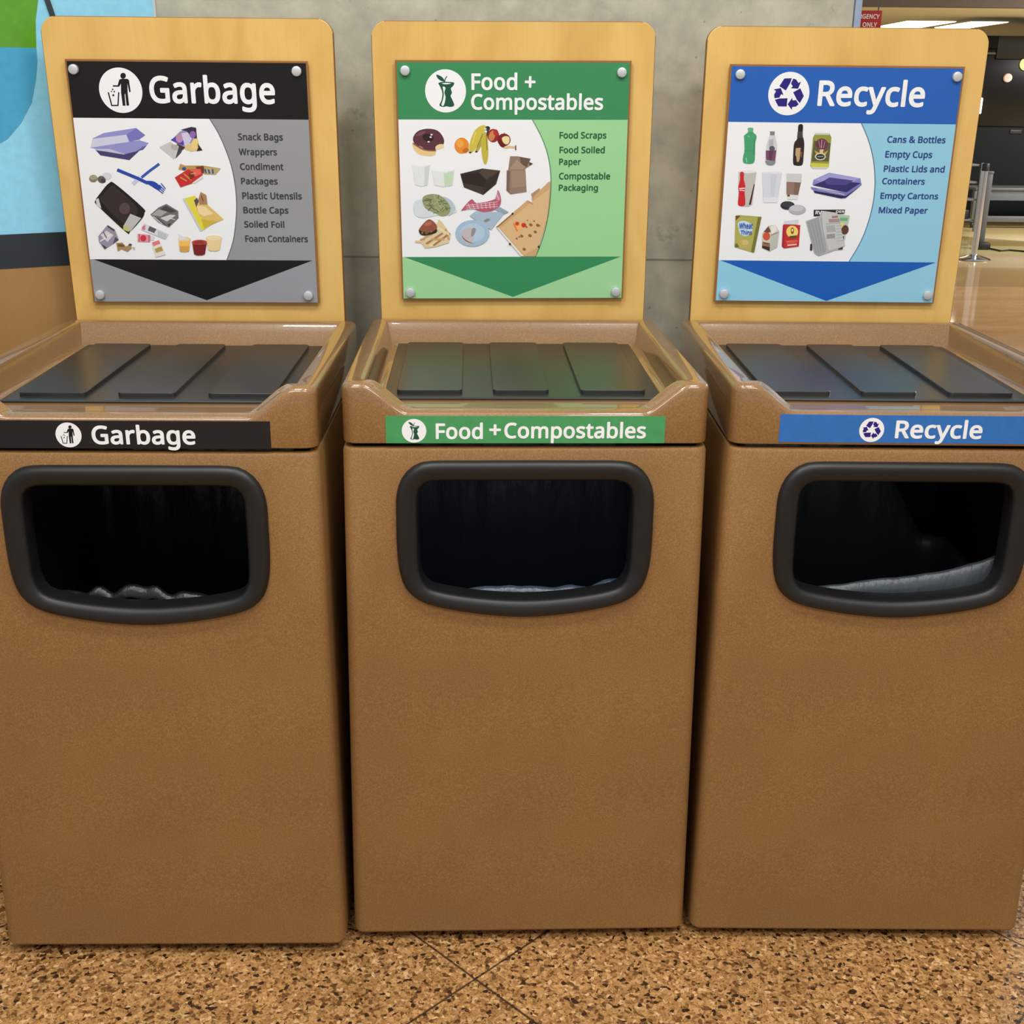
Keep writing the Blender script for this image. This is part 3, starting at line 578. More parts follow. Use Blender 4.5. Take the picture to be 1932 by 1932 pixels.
SIGN_PICTURES = {
 'L': [[146,146,205,-197.2,324.9,-174.4,335.2,-109.5,345.4,-92.9,331.9,-105.9,323.1,-113.8,321.6,-137.6,310.5,-203.7,307.2],
[205,208,228,-197.3,324.1,-129.9,332.4,-125,314.8,-203.7,307.2],
[120,118,190,-129.9,332.4,-109.5,345.1,-92.9,331.9,-105.9,323.1,-119,321.6,-123.2,314.8],
[146,146,205,-203.7,307.2,-105.2,322.1,-87.6,316.9,-101.9,304.1,-125.4,295.4,-142.7,296.1],
[190,192,220,-196.2,304.8,-165.9,305.1,-139.2,296.1,-193.9,302.3],
[66,62,110,-193.9,302.6,-139.4,294.8,-107.3,302.4,-129.3,284,-185.6,292.6],
[95,92,150,-114.4,300.6,-99.5,310,-92.4,311.8,-100.2,304],
[200,198,200,-67.6,309,-44.9,319.9,-22.2,304.1,-41.3,286.1],
[70,66,76,-45.5,314,-28.3,312.5,-37.7,287,-25.3,299,-20,309.2,-29.9,314.1],
[180,172,168,-30.2,306.5,-31.1,305.3,-32.4,304.3,-34,303.6,-35.8,303.3,-37.8,303.4,-39.7,303.9,-41.5,304.7,-42.9,305.9,-44,307.2,-44.6,308.6,-44.8,310.1,-44.4,311.5,-43.5,312.8,-42.2,313.7,-40.6,314.4,-38.8,314.7,-36.8,314.6,-34.9,314.1,-33.2,313.3,-31.7,312.2,-30.6,310.8,-30,309.4,-29.8,307.9],
[150,146,190,-42.9,322.4,-23.9,339.4,-0.7,347.9,7.9,347.2,9.2,324.6,-16.5,309.2],
[52,46,62,-21.9,342.7,-0.7,348.3,8.6,346.4,8,326.3,-4.3,327.8,-10.1,339.5],
[72,66,170,-43.7,323.2,-26.2,334.3,-15.9,324.4,-19.6,312.6,-28,315.8],
[188,140,175,-18.8,326,-19.3,323.9,-20.2,322,-21.5,320.3,-23.2,319,-25,318.2,-26.9,317.9,-28.8,318.1,-30.4,318.9,-31.8,320.2,-32.8,321.8,-33.3,323.8,-33.4,325.9,-32.9,327.9,-32,329.9,-30.7,331.6,-29.1,332.9,-27.2,333.7,-25.3,334,-23.5,333.7,-21.8,332.9,-20.4,331.7,-19.4,330,-18.9,328.1],
[205,200,225,-21.7,336,-8.6,337.8,-1.9,326.2,-9.2,312.7,-17,312.6],
[140,105,180,6.8,333.8,6.4,332.1,5.6,330.5,4.5,329.1,3.1,328,1.6,327.3,-0.1,327.1,-1.7,327.3,-3.1,327.9,-4.3,329,-5.2,330.4,-5.6,332,-5.7,333.7,-5.3,335.4,-4.5,337.1,-3.4,338.5,-2,339.5,-0.4,340.2,1.2,340.5,2.8,340.2,4.2,339.6,5.4,338.5,6.3,337.2,6.7,335.6],
[222,196,140,-16.2,312.6,-3.5,317.8,2.4,326.2,10,323.8,11.7,304.5,-5.1,300.9,-17.7,305.8],
[235,205,130,10.3,314.6,9.2,312.1,7.7,309.9,5.9,308.1,4.1,306.9,2.2,306.3,0.5,306.4,-1,307.1,-2.1,308.5,-2.9,310.4,-3.1,312.7,-2.8,315.2,-2.1,317.8,-1,320.2,0.5,322.4,2.3,324.2,4.1,325.4,6,326,7.7,326,9.2,325.2,10.3,323.9,11,322,11.3,319.7,11,317.2],
[50,38,30,8.6,317.9,17.7,303.7,5.4,301.9,9.5,309.5],
[70,50,48,-33,317.5,-16.5,309.2,-21.3,304.1,-28.5,309.9],
[214,216,220,-168,253,-168.6,251.1,-169.7,249.3,-171.4,247.8,-173.6,246.7,-176,245.9,-178.5,245.6,-180.9,245.9,-183.2,246.6,-185,247.7,-186.4,249.2,-187.1,250.9,-187.2,252.7,-186.7,254.6,-185.5,256.4,-183.8,257.9,-181.7,259,-179.3,259.8,-176.8,260,-174.3,259.8,-172.1,259.1,-170.2,258,-168.9,256.5,-168.1,254.8],
[132,122,105,-196.6,247.9,-197.1,246,-198.1,244.2,-199.6,242.7,-201.5,241.6,-203.6,240.8,-205.8,240.6,-208,240.8,-209.9,241.5,-211.5,242.6,-212.6,244.1,-213.3,245.8,-213.3,247.7,-212.8,249.6,-211.8,251.3,-210.2,252.8,-208.4,254,-206.3,254.7,-204.1,255,-201.9,254.7,-200,254,-198.4,252.9,-197.2,251.4,-196.6,249.7],
[165,155,130,-197.3,250.4,-197.7,249.2,-198.6,248,-199.8,247,-201.5,246.2,-203.3,245.7,-205.2,245.5,-207.1,245.7,-208.8,246.1,-210.2,246.9,-211.3,247.9,-211.9,249,-212,250.3,-211.6,251.5,-210.7,252.7,-209.4,253.7,-207.8,254.5,-206,255,-204,255.1,-202.2,255,-200.4,254.5,-199,253.8,-198,252.8,-197.4,251.7],
[98,92,84,-181.8,241.8,-183.1,240.4,-184.8,239.4,-186.8,238.8,-188.8,238.7,-190.9,239.1,-192.8,239.9,-194.4,241.1,-195.6,242.7,-196.4,244.5,-196.6,246.4,-196.2,248.2,-195.4,249.9,-194,251.3,-192.3,252.4,-190.4,253,-188.3,253.1,-186.3,252.7,-184.4,251.9,-182.8,250.6,-181.6,249,-180.8,247.3,-180.6,245.4,-180.9,243.5],
[70,66,60,-181.4,241.3,-182.1,240.6,-183.1,240,-184.2,239.7,-185.4,239.7,-186.6,239.9,-187.7,240.4,-188.6,241.1,-189.3,242,-189.8,243,-189.9,244.1,-189.8,245.1,-189.3,246,-188.6,246.8,-187.6,247.4,-186.5,247.7,-185.3,247.7,-184.1,247.5,-183,247,-182.1,246.3,-181.4,245.4,-180.9,244.3,-180.8,243.3,-180.9,242.3],
[52,84,180,-72,279.3,-94.9,263.9,-92.3,259.8,-69.4,275.2],
[52,84,180,-92.8,265.4,-110.2,252.5,-107.3,248.6,-89.9,261.5],
[200,204,232,-113.9,254.5,-129.6,240.5,-124.6,235.1,-109,249.1],
[38,70,168,-157,262.3,-120.1,246.9,-117.1,252.7,-154,268],
[38,70,168,-123,248.2,-98.6,236.8,-95.4,242.5,-119.7,253.8],
[38,70,168,-103.3,242.8,-101.3,243.8,-96.9,244.3,-91.8,244.3,-87.5,243.8,-84.1,242.7,-81,241,-78.2,239,-75.9,237.1,-74,235.3,-72.5,233.5,-71.5,231.7,-71.4,230.3,-72.3,228.9,-74.1,227.6,-76.4,226.8,-78.8,226.7,-81.3,227.6,-84.2,229.3,-87.2,231.4,-90.3,233.5,-94.2,235.9,-98.5,238.5,-102.1,241],
[38,70,168,-82.1,228.8,-69.2,218.9,-67.9,220.4,-80.8,230.3],
[38,70,168,-78.7,232.2,-67.4,222,-66,223.5,-77.3,233.6],
[38,70,168,-75.2,235.6,-65.6,225.2,-64.1,226.5,-73.7,236.9],
[38,70,168,-71.7,239,-63.8,228.3,-62.2,229.6,-70.1,240.2],
[190,150,85,-33.7,266.7,-29.1,277.8,-19.8,274.5,15,274.8,51.1,269.3,41.9,263.2,13.6,258.6,-24.2,265.1],
[110,60,40,0.8,272.1,16.7,274,20.7,260.4,6.6,258.5],
[188,170,110,18.1,270.6,51.1,269.3,39.6,257.2,17,257.8],
[50,75,150,17.9,267.6,19.3,259.3,22.4,260,21,268.3],
[50,75,150,24.8,266.8,26.2,258.5,29.3,259.3,27.9,267.6],
[50,75,150,32.8,267.9,33,258.7,36.2,259.1,36,268.3],
[60,80,140,-18,268.2,-18.2,267.3,-18.7,266.5,-19.5,265.8,-20.4,265.2,-21.4,264.9,-22.5,264.7,-23.6,264.8,-24.6,265.2,-25.4,265.7,-26,266.4,-26.3,267.2,-26.4,268.1,-26.1,269,-25.6,269.8,-24.9,270.5,-24,271.1,-23,271.4,-21.9,271.6,-20.8,271.5,-19.8,271.1,-19,270.6,-18.4,269.9,-18.1,269.1],
[200,44,44,-42.2,251.2,-15.3,266.9,11,268.8,14.3,256.9,-9.2,239.5,-32.7,231.9],
[226,100,90,-11.8,266.9,9.2,268,11.8,258.6,-0.9,253.3],
[190,150,80,-32,250.5,-19.4,243.2,-18,245.3,-30.6,252.6],
[190,150,80,-24.5,257.7,-10.8,245.1,-9,246.9,-22.7,259.5],
[120,50,25,-14.4,258.3,-5.2,263.5,-2.8,251.6,-12.1,246.4],
[200,160,90,-9.6,257.3,2.1,259.3,1.9,261.3,-9.8,259.3],
[225,220,222,-9.1,240.4,14.2,256.1,14.6,250.9,-2.1,240.4],
[28,24,24,-174.5,239.2,-171.7,241.1,-170,242.1,-167.3,241.1,-161.7,237.1,-150.9,228,-136.4,215,-122.3,201.7,-112.4,191.7,-108.2,186.7,-107.6,184.4,-108.8,183.2,-110,181.3,-110.5,178.6,-111.5,176,-113.4,173,-116.6,169,-122.1,163.1,-129.3,155.8,-136.6,148.9,-142.3,144.1,-144.8,140.9,-145.3,138.8,-146.5,139.1,-151.3,143.1,-162.2,153.2,-177,168.1,-191.5,183.2,-201.8,194.3,-206.4,199.6,-207.7,201.7,-207.1,202.6,-205.8,204.7,-204,208.1,-201,212,-197.3,216.1,-193.4,220.4,-189,225.3,-184,230.9,-179,235.9],
[52,42,40,-170.8,233.5,-168.4,235,-167,235.4,-165,234.1,-160.7,230.2,-152,222.4,-140.3,211.4,-129.4,199.7,-123.1,189.9,-123.5,182.1,-128.3,175.3,-134.6,169.7,-140,165.2,-143.2,161.3,-145.9,158.1,-149.3,157.1,-154.7,159.8,-164.2,168.3,-176.4,181.2,-187.9,194.7,-195.3,204.8,-197.2,210,-195.5,212.6,-192.1,214.4,-188.6,217,-184.7,221.3,-179.9,226.2,-175,230.7],
[205,205,205,-204.7,206.4,-199,209.9,-195.4,189.1,-204.2,196],
[190,188,186,-138.4,179.2,-117.3,170.7,-142.3,144.1,-155.3,154.5],
[196,190,110,-155.1,156.3,-141.6,150.2,-145.1,143.1,-156.1,147.4],
[84,68,66,-137.8,189.7,-138.5,186.7,-139.9,183.9,-141.9,181.5,-144.4,179.7,-147.1,178.5,-150,178.1,-152.8,178.4,-155.3,179.6,-157.4,181.4,-158.8,183.7,-159.6,186.5,-159.6,189.5,-158.9,192.5,-157.5,195.3,-155.5,197.7,-153,199.5,-150.3,200.7,-147.4,201.1,-144.6,200.7,-142.1,199.6,-140,197.8,-138.6,195.4,-137.8,192.7],
[110,110,108,-98,177.9,-80.6,192,-64,199.2,-41.6,185.5,-42.1,171.5,-63.4,152.8,-83.7,162.3],
[165,165,162,-96.3,177,-81,188.5,-63.9,183.5,-77.1,174.6],
[70,70,70,-66.2,195.7,-44.4,184.6,-57,181.8,-77.5,188.6],
[205,205,202,-79.3,171.1,-57.3,178.3,-46.9,176.7,-65.8,164.2],
[60,60,60,-66.4,158.9,-59.1,160.8,-61.6,153.7],
[210,210,205,-93.8,174.1,-77.2,158.9,-76.1,160,-92.8,175.2],
[50,50,50,-85.2,170.8,-68.6,155.6,-67.7,156.5,-84.3,171.7],
[220,220,218,-60.4,170.8,-49.5,167.2,-49,168.4,-59.8,172],
[226,214,70,-29.6,209.9,-4.4,216.3,2.7,198.1,22.1,158.1,1.5,145.5],
[205,205,205,-30.4,209.9,-26.8,210.8,4.1,145.5,-0.3,145.5],
[222,190,110,-8.4,201.5,18.6,198.3,48.8,169.8,25.8,159.9,0.7,175.4],
[88,82,84,-7.9,206.7,-1.3,212,1.6,205.1,-3.9,192.8],
[170,130,90,1.1,208.5,6.8,223.3,17.7,217.4,18.6,198.3,2.7,198.1],
[240,215,160,-2.7,196.3,13,194.7,29.4,180.9,9.5,175.5,-0.6,180.6],
[205,180,60,3.7,170.2,22.9,166.9,36.9,165.2,7.3,150.9],
[110,70,50,6.7,215.7,9.5,204.3,11.6,205,8.8,216.4],
[150,144,165,-208.3,133.7,-186.9,156.8,-173,147.3,-167.3,127,-198.1,107.5,-207.9,122.2],
[215,205,210,-203.5,136.4,-190,145.3,-176.9,136.6,-191,122.3],
[72,68,78,-186.1,156.3,-173,147.3,-175.2,143.7,-187.4,152.4],
[72,68,78,-203.9,118.6,-193.1,111.6,-198.1,107.5],
[84,80,92,-173.7,133.1,-167.3,127,-180.8,118],
[232,225,228,-205,122.6,-180.9,137.7,-182,139.7,-206.1,124.6],
[90,86,110,-197.9,141.7,-192.5,130.2,-190.5,131.3,-195.9,142.7],
[168,136,92,-173.4,120.7,-160.8,121.7,-154.6,113.8,-145.3,117.4,-142.5,110.4,-152.3,103.1,-164.1,108.4,-171.8,103.8],
[112,88,60,-170,119,-156.9,117.3,-158.4,112,-170.7,113.6],
[90,80,70,-141.8,117.1,-142,116.5,-142.4,115.9,-143,115.4,-143.8,114.9,-144.7,114.7,-145.6,114.6,-146.5,114.7,-147.4,114.9,-148.1,115.3,-148.6,115.8,-148.9,116.4,-148.9,117.1,-148.7,117.7,-148.3,118.3,-147.7,118.8,-146.9,119.2,-146,119.5,-145.1,119.6,-144.2,119.5,-143.3,119.3,-142.6,118.9,-142.1,118.4,-141.8,117.8],
[190,190,192,-142.3,112.1,-136,113.1,-137.7,105.9],
[218,218,222,-113,161.1,-64.8,139.5,-73,128.8,-119.8,147.8],
[92,92,98,-102.2,155,-88.6,149,-93.9,141,-106.7,146.2],
[214,120,140,-117.3,154,-109.9,157.6,-111.9,147,-118,147.8],
[190,196,202,-86.3,146.4,-68.4,138.6,-72.9,129.7,-88.2,135.8],
[226,150,165,-127.7,139.8,-102.3,137.4,-103.8,123.2,-129.5,123.8],
[205,50,66,-111.2,130.6,-111.6,128.9,-112.3,127.4,-113.4,126,-114.8,125,-116.3,124.4,-117.9,124.1,-119.4,124.3,-120.8,124.9,-122,125.9,-122.8,127.3,-123.2,128.8,-123.3,130.5,-122.9,132.1,-122.1,133.7,-121,135,-119.6,136,-118.1,136.7,-116.5,136.9,-115,136.7,-113.6,136.1,-112.5,135.1,-111.6,133.8,-111.2,132.2],
[190,70,90,-125.2,138.5,-126.8,124.3,-125,124.3,-123.4,138.5],
[190,70,90,-105.9,136.9,-107.3,123.6,-105.5,123.6,-104.1,136.9],
[215,222,225,-101.5,136.5,-94.5,135.7,-96.3,126.8,-102.5,126.8],
[226,222,216,-101.2,122.3,-85.5,127.8,-75.3,97.6,-95.5,92.1],
[228,120,120,-100.3,122.3,-85.6,126.9,-83.7,119.8,-98.5,114.4],
[185,150,80,-96.4,109,-81.6,114.5,-79.8,105.6,-94.5,101],
[246,190,92,-45.6,129.1,-22.1,129.3,-26.4,106.2,-31.5,103.4,-41.1,103.3,-45.7,106],
[238,205,150,-21.4,129.3,-21.9,128.1,-23.3,126.8,-25.4,125.8,-28,125,-31.1,124.4,-34.3,124.2,-37.5,124.4,-40.5,124.9,-43,125.6,-44.9,126.6,-46,127.8,-46.3,129.1,-45.7,130.4,-44.4,131.6,-42.3,132.6,-39.6,133.5,-36.6,134,-33.3,134.2,-30.1,134.1,-27.2,133.6,-24.7,132.8,-22.8,131.8,-21.7,130.6],
[122,28,34,-18.7,123.2,11.2,123.5,5.1,99.3,-0.7,96.6,-11.8,96.5,-17.1,99.1],
[176,70,62,11.9,123.5,11.2,122.2,9.6,121,7,119.9,3.7,119.1,-0.2,118.5,-4.2,118.3,-8.3,118.5,-12,118.9,-15.2,119.7,-17.6,120.7,-19,121.9,-19.5,123.2,-18.8,124.4,-17.1,125.7,-14.5,126.7,-11.2,127.5,-7.4,128.1,-3.3,128.3,0.7,128.2,4.4,127.7,7.6,126.9,10,125.9,11.5,124.7],
[236,208,150,10.6,132.3,41.9,132.6,35.9,108.6,29.8,105.8,18,105.7,12.3,108.3],
[240,220,178,42.6,132.7,41.9,131.4,40.2,130.1,37.5,129.1,34,128.3,30,127.7,25.8,127.5,21.6,127.6,17.6,128.1,14.3,128.9,11.8,129.9,10.3,131,9.8,132.3,10.5,133.6,12.3,134.8,15,135.9,18.4,136.7,22.4,137.2,26.7,137.5,30.9,137.3,34.8,136.9,38.1,136.1,40.6,135.1,42.1,133.9],
[150,52,44,6.5,122.5,6,121.6,4.9,120.7,3.2,120,1,119.4,-1.5,119,-4.2,118.9,-6.9,119,-9.3,119.3,-11.4,119.8,-13,120.5,-13.9,121.4,-14.2,122.3,-13.8,123.2,-12.7,124.1,-10.9,124.9,-8.7,125.4,-6.2,125.8,-3.5,126,-0.9,125.9,1.6,125.6,3.7,125,5.2,124.3,6.2,123.4],
[222,222,224,-44.3,139.7,-23.3,127.6,-44.7,127.3],
[180,60,60,-18.9,118.7,10.5,119,10.7,120.8,-18.7,120.5],
[214,160,80,-45,114.9,-25.4,115.1,-26.9,104.4,-45.2,104.2]],
 'C': [[232,200,140,-202.8,315.1,-199.1,313.7,-193.7,310.4,-187.5,306.7,-181.5,304,-175.5,302.9,-169,302.6,-163.2,302.4,-159.1,301.6,-157.2,299.7,-156.8,297.3,-157.4,294.8,-158.5,292.8,-160,291.5,-162.2,290.5,-165,289.8,-168.6,289.6,-173.4,289.8,-179.3,290.3,-185.3,291.3,-190.2,292.8,-194,295.1,-197.1,297.9,-199.7,301,-201.5,304,-203.1,307.3,-204.2,310.9,-204.3,313.9],
[92,50,58,-202.5,324.6,-201.2,328.1,-198.9,331.8,-195.8,335.2,-192.1,338,-187.8,340,-182.7,341.4,-177.4,342.3,-172.1,342.7,-167,342.5,-161.7,341.9,-156.7,340.6,-152.4,338.7,-148.7,335.9,-145.5,332.2,-142.9,328.2,-141.1,324.6,-140.1,321.2,-139.9,317.9,-140.3,314.9,-141.4,312.7,-143.3,311.6,-146,311.4,-148.9,311.2,-151.4,310.3,-153,308.2,-154,305.3,-155.5,302.6,-158.3,300.8,-163.1,300.2,-169.4,300.4,-175.9,301.2,-181.6,302.4,-186.4,304.1,-190.9,306.5,-194.9,309.1,-197.9,311.9,-200.3,314.9,-201.9,318,-202.7,321.3],
[46,26,28,-160.7,323.5,-161.5,321.6,-163,320,-165.1,318.8,-167.6,318,-170.5,317.7,-173.4,317.9,-176.2,318.6,-178.7,319.8,-180.7,321.4,-182.2,323.3,-182.9,325.2,-182.9,327.2,-182.1,329.1,-180.6,330.7,-178.5,332,-175.9,332.8,-173.1,333,-170.2,332.8,-167.4,332.1,-164.9,330.9,-162.9,329.3,-161.4,327.5,-160.7,325.5],
[120,75,82,-177.4,337.2,-177.4,336.4,-178,335.4,-179.2,334.3,-180.9,333,-183,331.8,-185.3,330.7,-187.7,329.7,-190,329,-192.1,328.6,-193.8,328.5,-195,328.7,-195.6,329.3,-195.6,330.1,-195,331.1,-193.8,332.2,-192.1,333.5,-190,334.7,-187.7,335.8,-185.3,336.8,-183,337.5,-180.9,337.9,-179.2,338,-178,337.8],
[225,215,218,-162.7,331.2,-162.8,330.8,-163,330.4,-163.4,330.1,-163.9,329.8,-164.4,329.7,-165,329.6,-165.6,329.7,-166.2,329.8,-166.7,330.1,-167,330.4,-167.3,330.8,-167.3,331.2,-167.2,331.6,-167,332,-166.6,332.3,-166.1,332.6,-165.6,332.7,-165,332.8,-164.4,332.7,-163.8,332.6,-163.3,332.3,-163,332,-162.8,331.6],
[225,215,218,-164.5,326.5,-164.6,326.1,-164.8,325.7,-165.2,325.4,-165.7,325.1,-166.2,324.9,-166.8,324.9,-167.4,324.9,-168,325.1,-168.5,325.4,-168.8,325.7,-169,326.1,-169.1,326.5,-169,326.9,-168.8,327.3,-168.4,327.6,-167.9,327.8,-167.3,328,-166.7,328,-166.1,328,-165.6,327.8,-165.1,327.6,-164.8,327.3,-164.5,326.9],
[225,215,218,-168.9,317.5,-168.9,317.1,-169.2,316.7,-169.6,316.3,-170.1,316.1,-170.6,315.9,-171.2,315.9,-171.8,315.9,-172.4,316.1,-172.9,316.3,-173.2,316.7,-173.4,317.1,-173.5,317.5,-173.4,317.9,-173.2,318.3,-172.8,318.6,-172.3,318.8,-171.7,319,-171.1,319,-170.5,319,-170,318.8,-169.5,318.6,-169.1,318.3,-168.9,317.9],
[235,212,165,-157.3,307.9,-156,309.4,-154,310.8,-151.8,311.9,-149.7,312.7,-147.5,313,-145.1,313,-142.9,312.6,-141.4,311.9,-140.4,310.8,-139.9,309.3,-140,307.7,-140.7,306.4,-142.3,305.4,-144.8,304.5,-147.5,303.8,-149.9,303.2,-151.9,302.5,-153.8,301.8,-155.4,301.4,-156.6,301.6,-157.4,302.7,-157.8,304.4,-157.8,306.3],
[178,120,120,-190.8,308,-183.2,304.3,-182.1,306.3,-189.7,310],
[140,95,70,-201.2,315.1,-197.4,313,-191.9,309.5,-185.7,305.9,-179.9,303.2,-174,301.9,-167.8,301.4,-162.2,301.1,-158.3,300.8,-156.2,300.2,-155.5,299.6,-156.2,299.1,-158.3,298.9,-162.6,298.9,-168.8,299,-175.5,299.6,-181.6,300.8,-187.3,303.1,-192.9,306.3,-197.8,309.5,-201.3,311.9,-203.1,313.6,-203.8,315,-203.1,315.6],
[228,142,46,-89.8,310,-90.4,306,-91.9,302.2,-94.3,299,-97.3,296.5,-100.9,294.9,-104.7,294.4,-108.5,294.9,-112,296.5,-115,299,-117.3,302.2,-118.7,306,-119.1,310,-118.6,314,-117,317.8,-114.6,321,-111.6,323.4,-108,325,-104.2,325.5,-100.5,325,-97,323.4,-94,321,-91.7,317.8,-90.3,314],
[238,165,75,-100.6,314.3,-100.9,312.2,-101.6,310.3,-102.9,308.7,-104.4,307.4,-106.2,306.6,-108.2,306.3,-110.1,306.6,-111.9,307.4,-113.5,308.7,-114.6,310.3,-115.3,312.2,-115.6,314.3,-115.3,316.3,-114.5,318.2,-113.3,319.9,-111.7,321.1,-109.9,321.9,-107.9,322.2,-106,321.9,-104.2,321.1,-102.7,319.9,-101.5,318.2,-100.8,316.3],
[196,110,30,-90.8,303.9,-90.4,302.8,-90.3,301.4,-90.8,300.1,-91.6,298.8,-92.7,297.6,-94.2,296.6,-95.8,295.9,-97.4,295.6,-99,295.6,-100.4,295.9,-101.6,296.6,-102.4,297.6,-102.9,298.8,-102.9,300.1,-102.5,301.4,-101.6,302.8,-100.5,303.9,-99,304.9,-97.5,305.6,-95.8,305.9,-94.2,305.9,-92.8,305.6,-91.6,304.9],
[178,164,60,-68.1,319.8,-65.6,324.6,-63,329.3,-60.7,333.2,-58.8,335.6,-57.4,336.3,-56.3,335.9,-55.8,334.1,-56.4,330.8,-58.4,325.2,-61.7,317.5,-65.3,309.8,-68.2,303.9,-70.4,300.7,-72.2,299,-73.7,298.1,-75,297.6,-76.2,297,-77.2,296.7,-77.8,297.2,-77.4,299.2,-75.9,303.1,-73.5,308.6,-70.7,314.5],
[208,190,72,-90,299.2,-89.7,303.5,-89,309.3,-87.9,315.6,-86.4,321.4,-84.4,326.7,-82,332.1,-79.3,337,-76.2,341.1,-72.4,344.4,-68,347.2,-63.8,349.1,-60.4,350,-57.9,349.6,-56,348.1,-54.9,345.8,-54.6,343.4,-55.6,341,-57.6,338.4,-60.2,335.1,-63,330.8,-66.1,324.7,-69.7,317.1,-73.3,309.7,-76.6,303.9,-79.5,300.3,-82.3,298.1,-84.7,296.7,-86.7,296,-88.1,295.5,-89.2,295.7,-89.8,296.8],
[196,180,66,-64.8,315,-64.3,319.3,-63.6,323.1,-62.6,326.5,-61.4,329.3,-59.7,331.8,-57.6,334.1,-55.5,335.4,-53.9,334.8,-52.9,331.7,-52.3,326.8,-51.9,320.9,-51.5,315,-51.1,309.2,-50.7,302.9,-50.6,296.7,-50.8,291.2,-51.5,286,-52.6,281.1,-53.8,277,-55.1,274.3,-56.3,273.2,-57.6,273.4,-58.9,274.6,-60.1,276.8,-61.2,280,-62.4,284.4,-63.4,289.4,-64.1,294.4,-64.6,299.5,-64.9,304.9,-65,310.3],
[120,110,40,-62.6,333.7,-73.8,307.1,-72.8,306.7,-61.5,333.3],
[225,212,110,-77.1,336.3,-84.2,313.3,-82.3,312.8,-75.1,335.8],
[120,110,40,-55.4,331.1,-53.9,300.4,-52.6,300.5,-54.1,331.2],
[50,60,40,-72.3,298.4,-72.4,297.9,-72.6,297.6,-73.1,297.2,-73.6,297,-74.3,296.8,-75,296.8,-75.7,296.8,-76.3,297,-76.8,297.2,-77.3,297.6,-77.5,298,-77.6,298.4,-77.5,298.8,-77.3,299.2,-76.8,299.5,-76.3,299.7,-75.6,299.9,-74.9,300,-74.2,299.9,-73.6,299.7,-73.1,299.5,-72.6,299.2,-72.4,298.8],
[60,60,30,-84.5,296.8,-84.6,296.4,-84.9,296,-85.4,295.6,-86,295.4,-86.7,295.2,-87.5,295.2,-88.3,295.2,-89,295.4,-89.6,295.6,-90.1,296,-90.4,296.4,-90.5,296.8,-90.4,297.2,-90.1,297.6,-89.6,297.9,-89,298.2,-88.2,298.3,-87.5,298.4,-86.7,298.3,-86,298.2,-85.3,297.9,-84.9,297.6,-84.6,297.2],
[40,52,46,-46.9,343.4,-47.1,342.3,-47.6,341.2,-48.4,340.3,-49.5,339.6,-50.8,339.2,-52.2,339,-53.6,339.2,-54.8,339.6,-55.9,340.3,-56.8,341.2,-57.3,342.3,-57.5,343.4,-57.3,344.6,-56.7,345.6,-55.9,346.5,-54.8,347.2,-53.5,347.7,-52.1,347.8,-50.8,347.7,-49.5,347.2,-48.4,346.5,-47.6,345.6,-47,344.6],
[210,210,195,-54,342.6,-54.1,342.1,-54.3,341.5,-54.8,341.1,-55.3,340.7,-56,340.5,-56.7,340.4,-57.3,340.5,-58,340.7,-58.5,341.1,-58.9,341.5,-59.2,342.1,-59.3,342.6,-59.2,343.2,-58.9,343.7,-58.5,344.2,-57.9,344.5,-57.3,344.8,-56.6,344.8,-55.9,344.8,-55.3,344.5,-54.8,344.2,-54.3,343.7,-54.1,343.2],
[40,48,36,-46.9,333.2,-47,331.6,-47.4,330.1,-48,328.7,-48.8,327.7,-49.7,327.1,-50.6,326.9,-51.5,327.1,-52.4,327.7,-53.2,328.7,-53.7,330.1,-54.1,331.6,-54.2,333.2,-54.1,334.8,-53.7,336.4,-53.1,337.7,-52.4,338.7,-51.5,339.3,-50.5,339.5,-49.6,339.3,-48.7,338.7,-48,337.7,-47.4,336.4,-47,334.8],
[150,38,40,-28.7,329.6,-29.1,326.2,-30.3,323.1,-32.2,320.4,-34.7,318.4,-37.6,317.1,-40.7,316.6,-43.8,317.1,-46.7,318.4,-49.1,320.4,-51,323.1,-52.2,326.2,-52.6,329.6,-52.1,332.9,-50.9,336,-49,338.7,-46.5,340.8,-43.7,342,-40.6,342.5,-37.5,342,-34.6,340.7,-32.2,338.7,-30.3,336,-29.1,332.9],
[205,130,80,-37,327.7,-38,325.2,-39.3,322.9,-40.8,321,-42.6,319.8,-44.3,319.1,-46,319.2,-47.5,319.9,-48.7,321.3,-49.5,323.2,-49.8,325.6,-49.7,328.2,-49.2,330.8,-48.2,333.4,-46.9,335.6,-45.4,337.5,-43.7,338.7,-41.9,339.4,-40.2,339.3,-38.8,338.6,-37.6,337.2,-36.8,335.3,-36.4,332.9,-36.5,330.4],
[182,50,44,-30.7,335.6,-30.8,334,-31.3,332.6,-32.1,331.3,-33.2,330.4,-34.4,329.8,-35.6,329.6,-36.9,329.8,-38.1,330.4,-39.2,331.3,-39.9,332.6,-40.4,334,-40.6,335.6,-40.4,337.1,-39.9,338.5,-39.1,339.8,-38.1,340.7,-36.9,341.3,-35.6,341.5,-34.3,341.3,-33.1,340.7,-32.1,339.8,-31.3,338.5,-30.8,337.1],
[128,24,36,-5.8,321.4,-6.2,318.2,-7.5,315.2,-9.6,312.6,-12.4,310.7,-15.6,309.4,-19,309,-22.5,309.4,-25.7,310.7,-28.5,312.6,-30.6,315.2,-31.9,318.2,-32.3,321.4,-31.9,324.6,-30.6,327.5,-28.4,330.1,-25.7,332,-22.5,333.2,-19.1,333.7,-15.6,333.2,-12.4,332,-9.7,330.1,-7.5,327.5,-6.2,324.5],
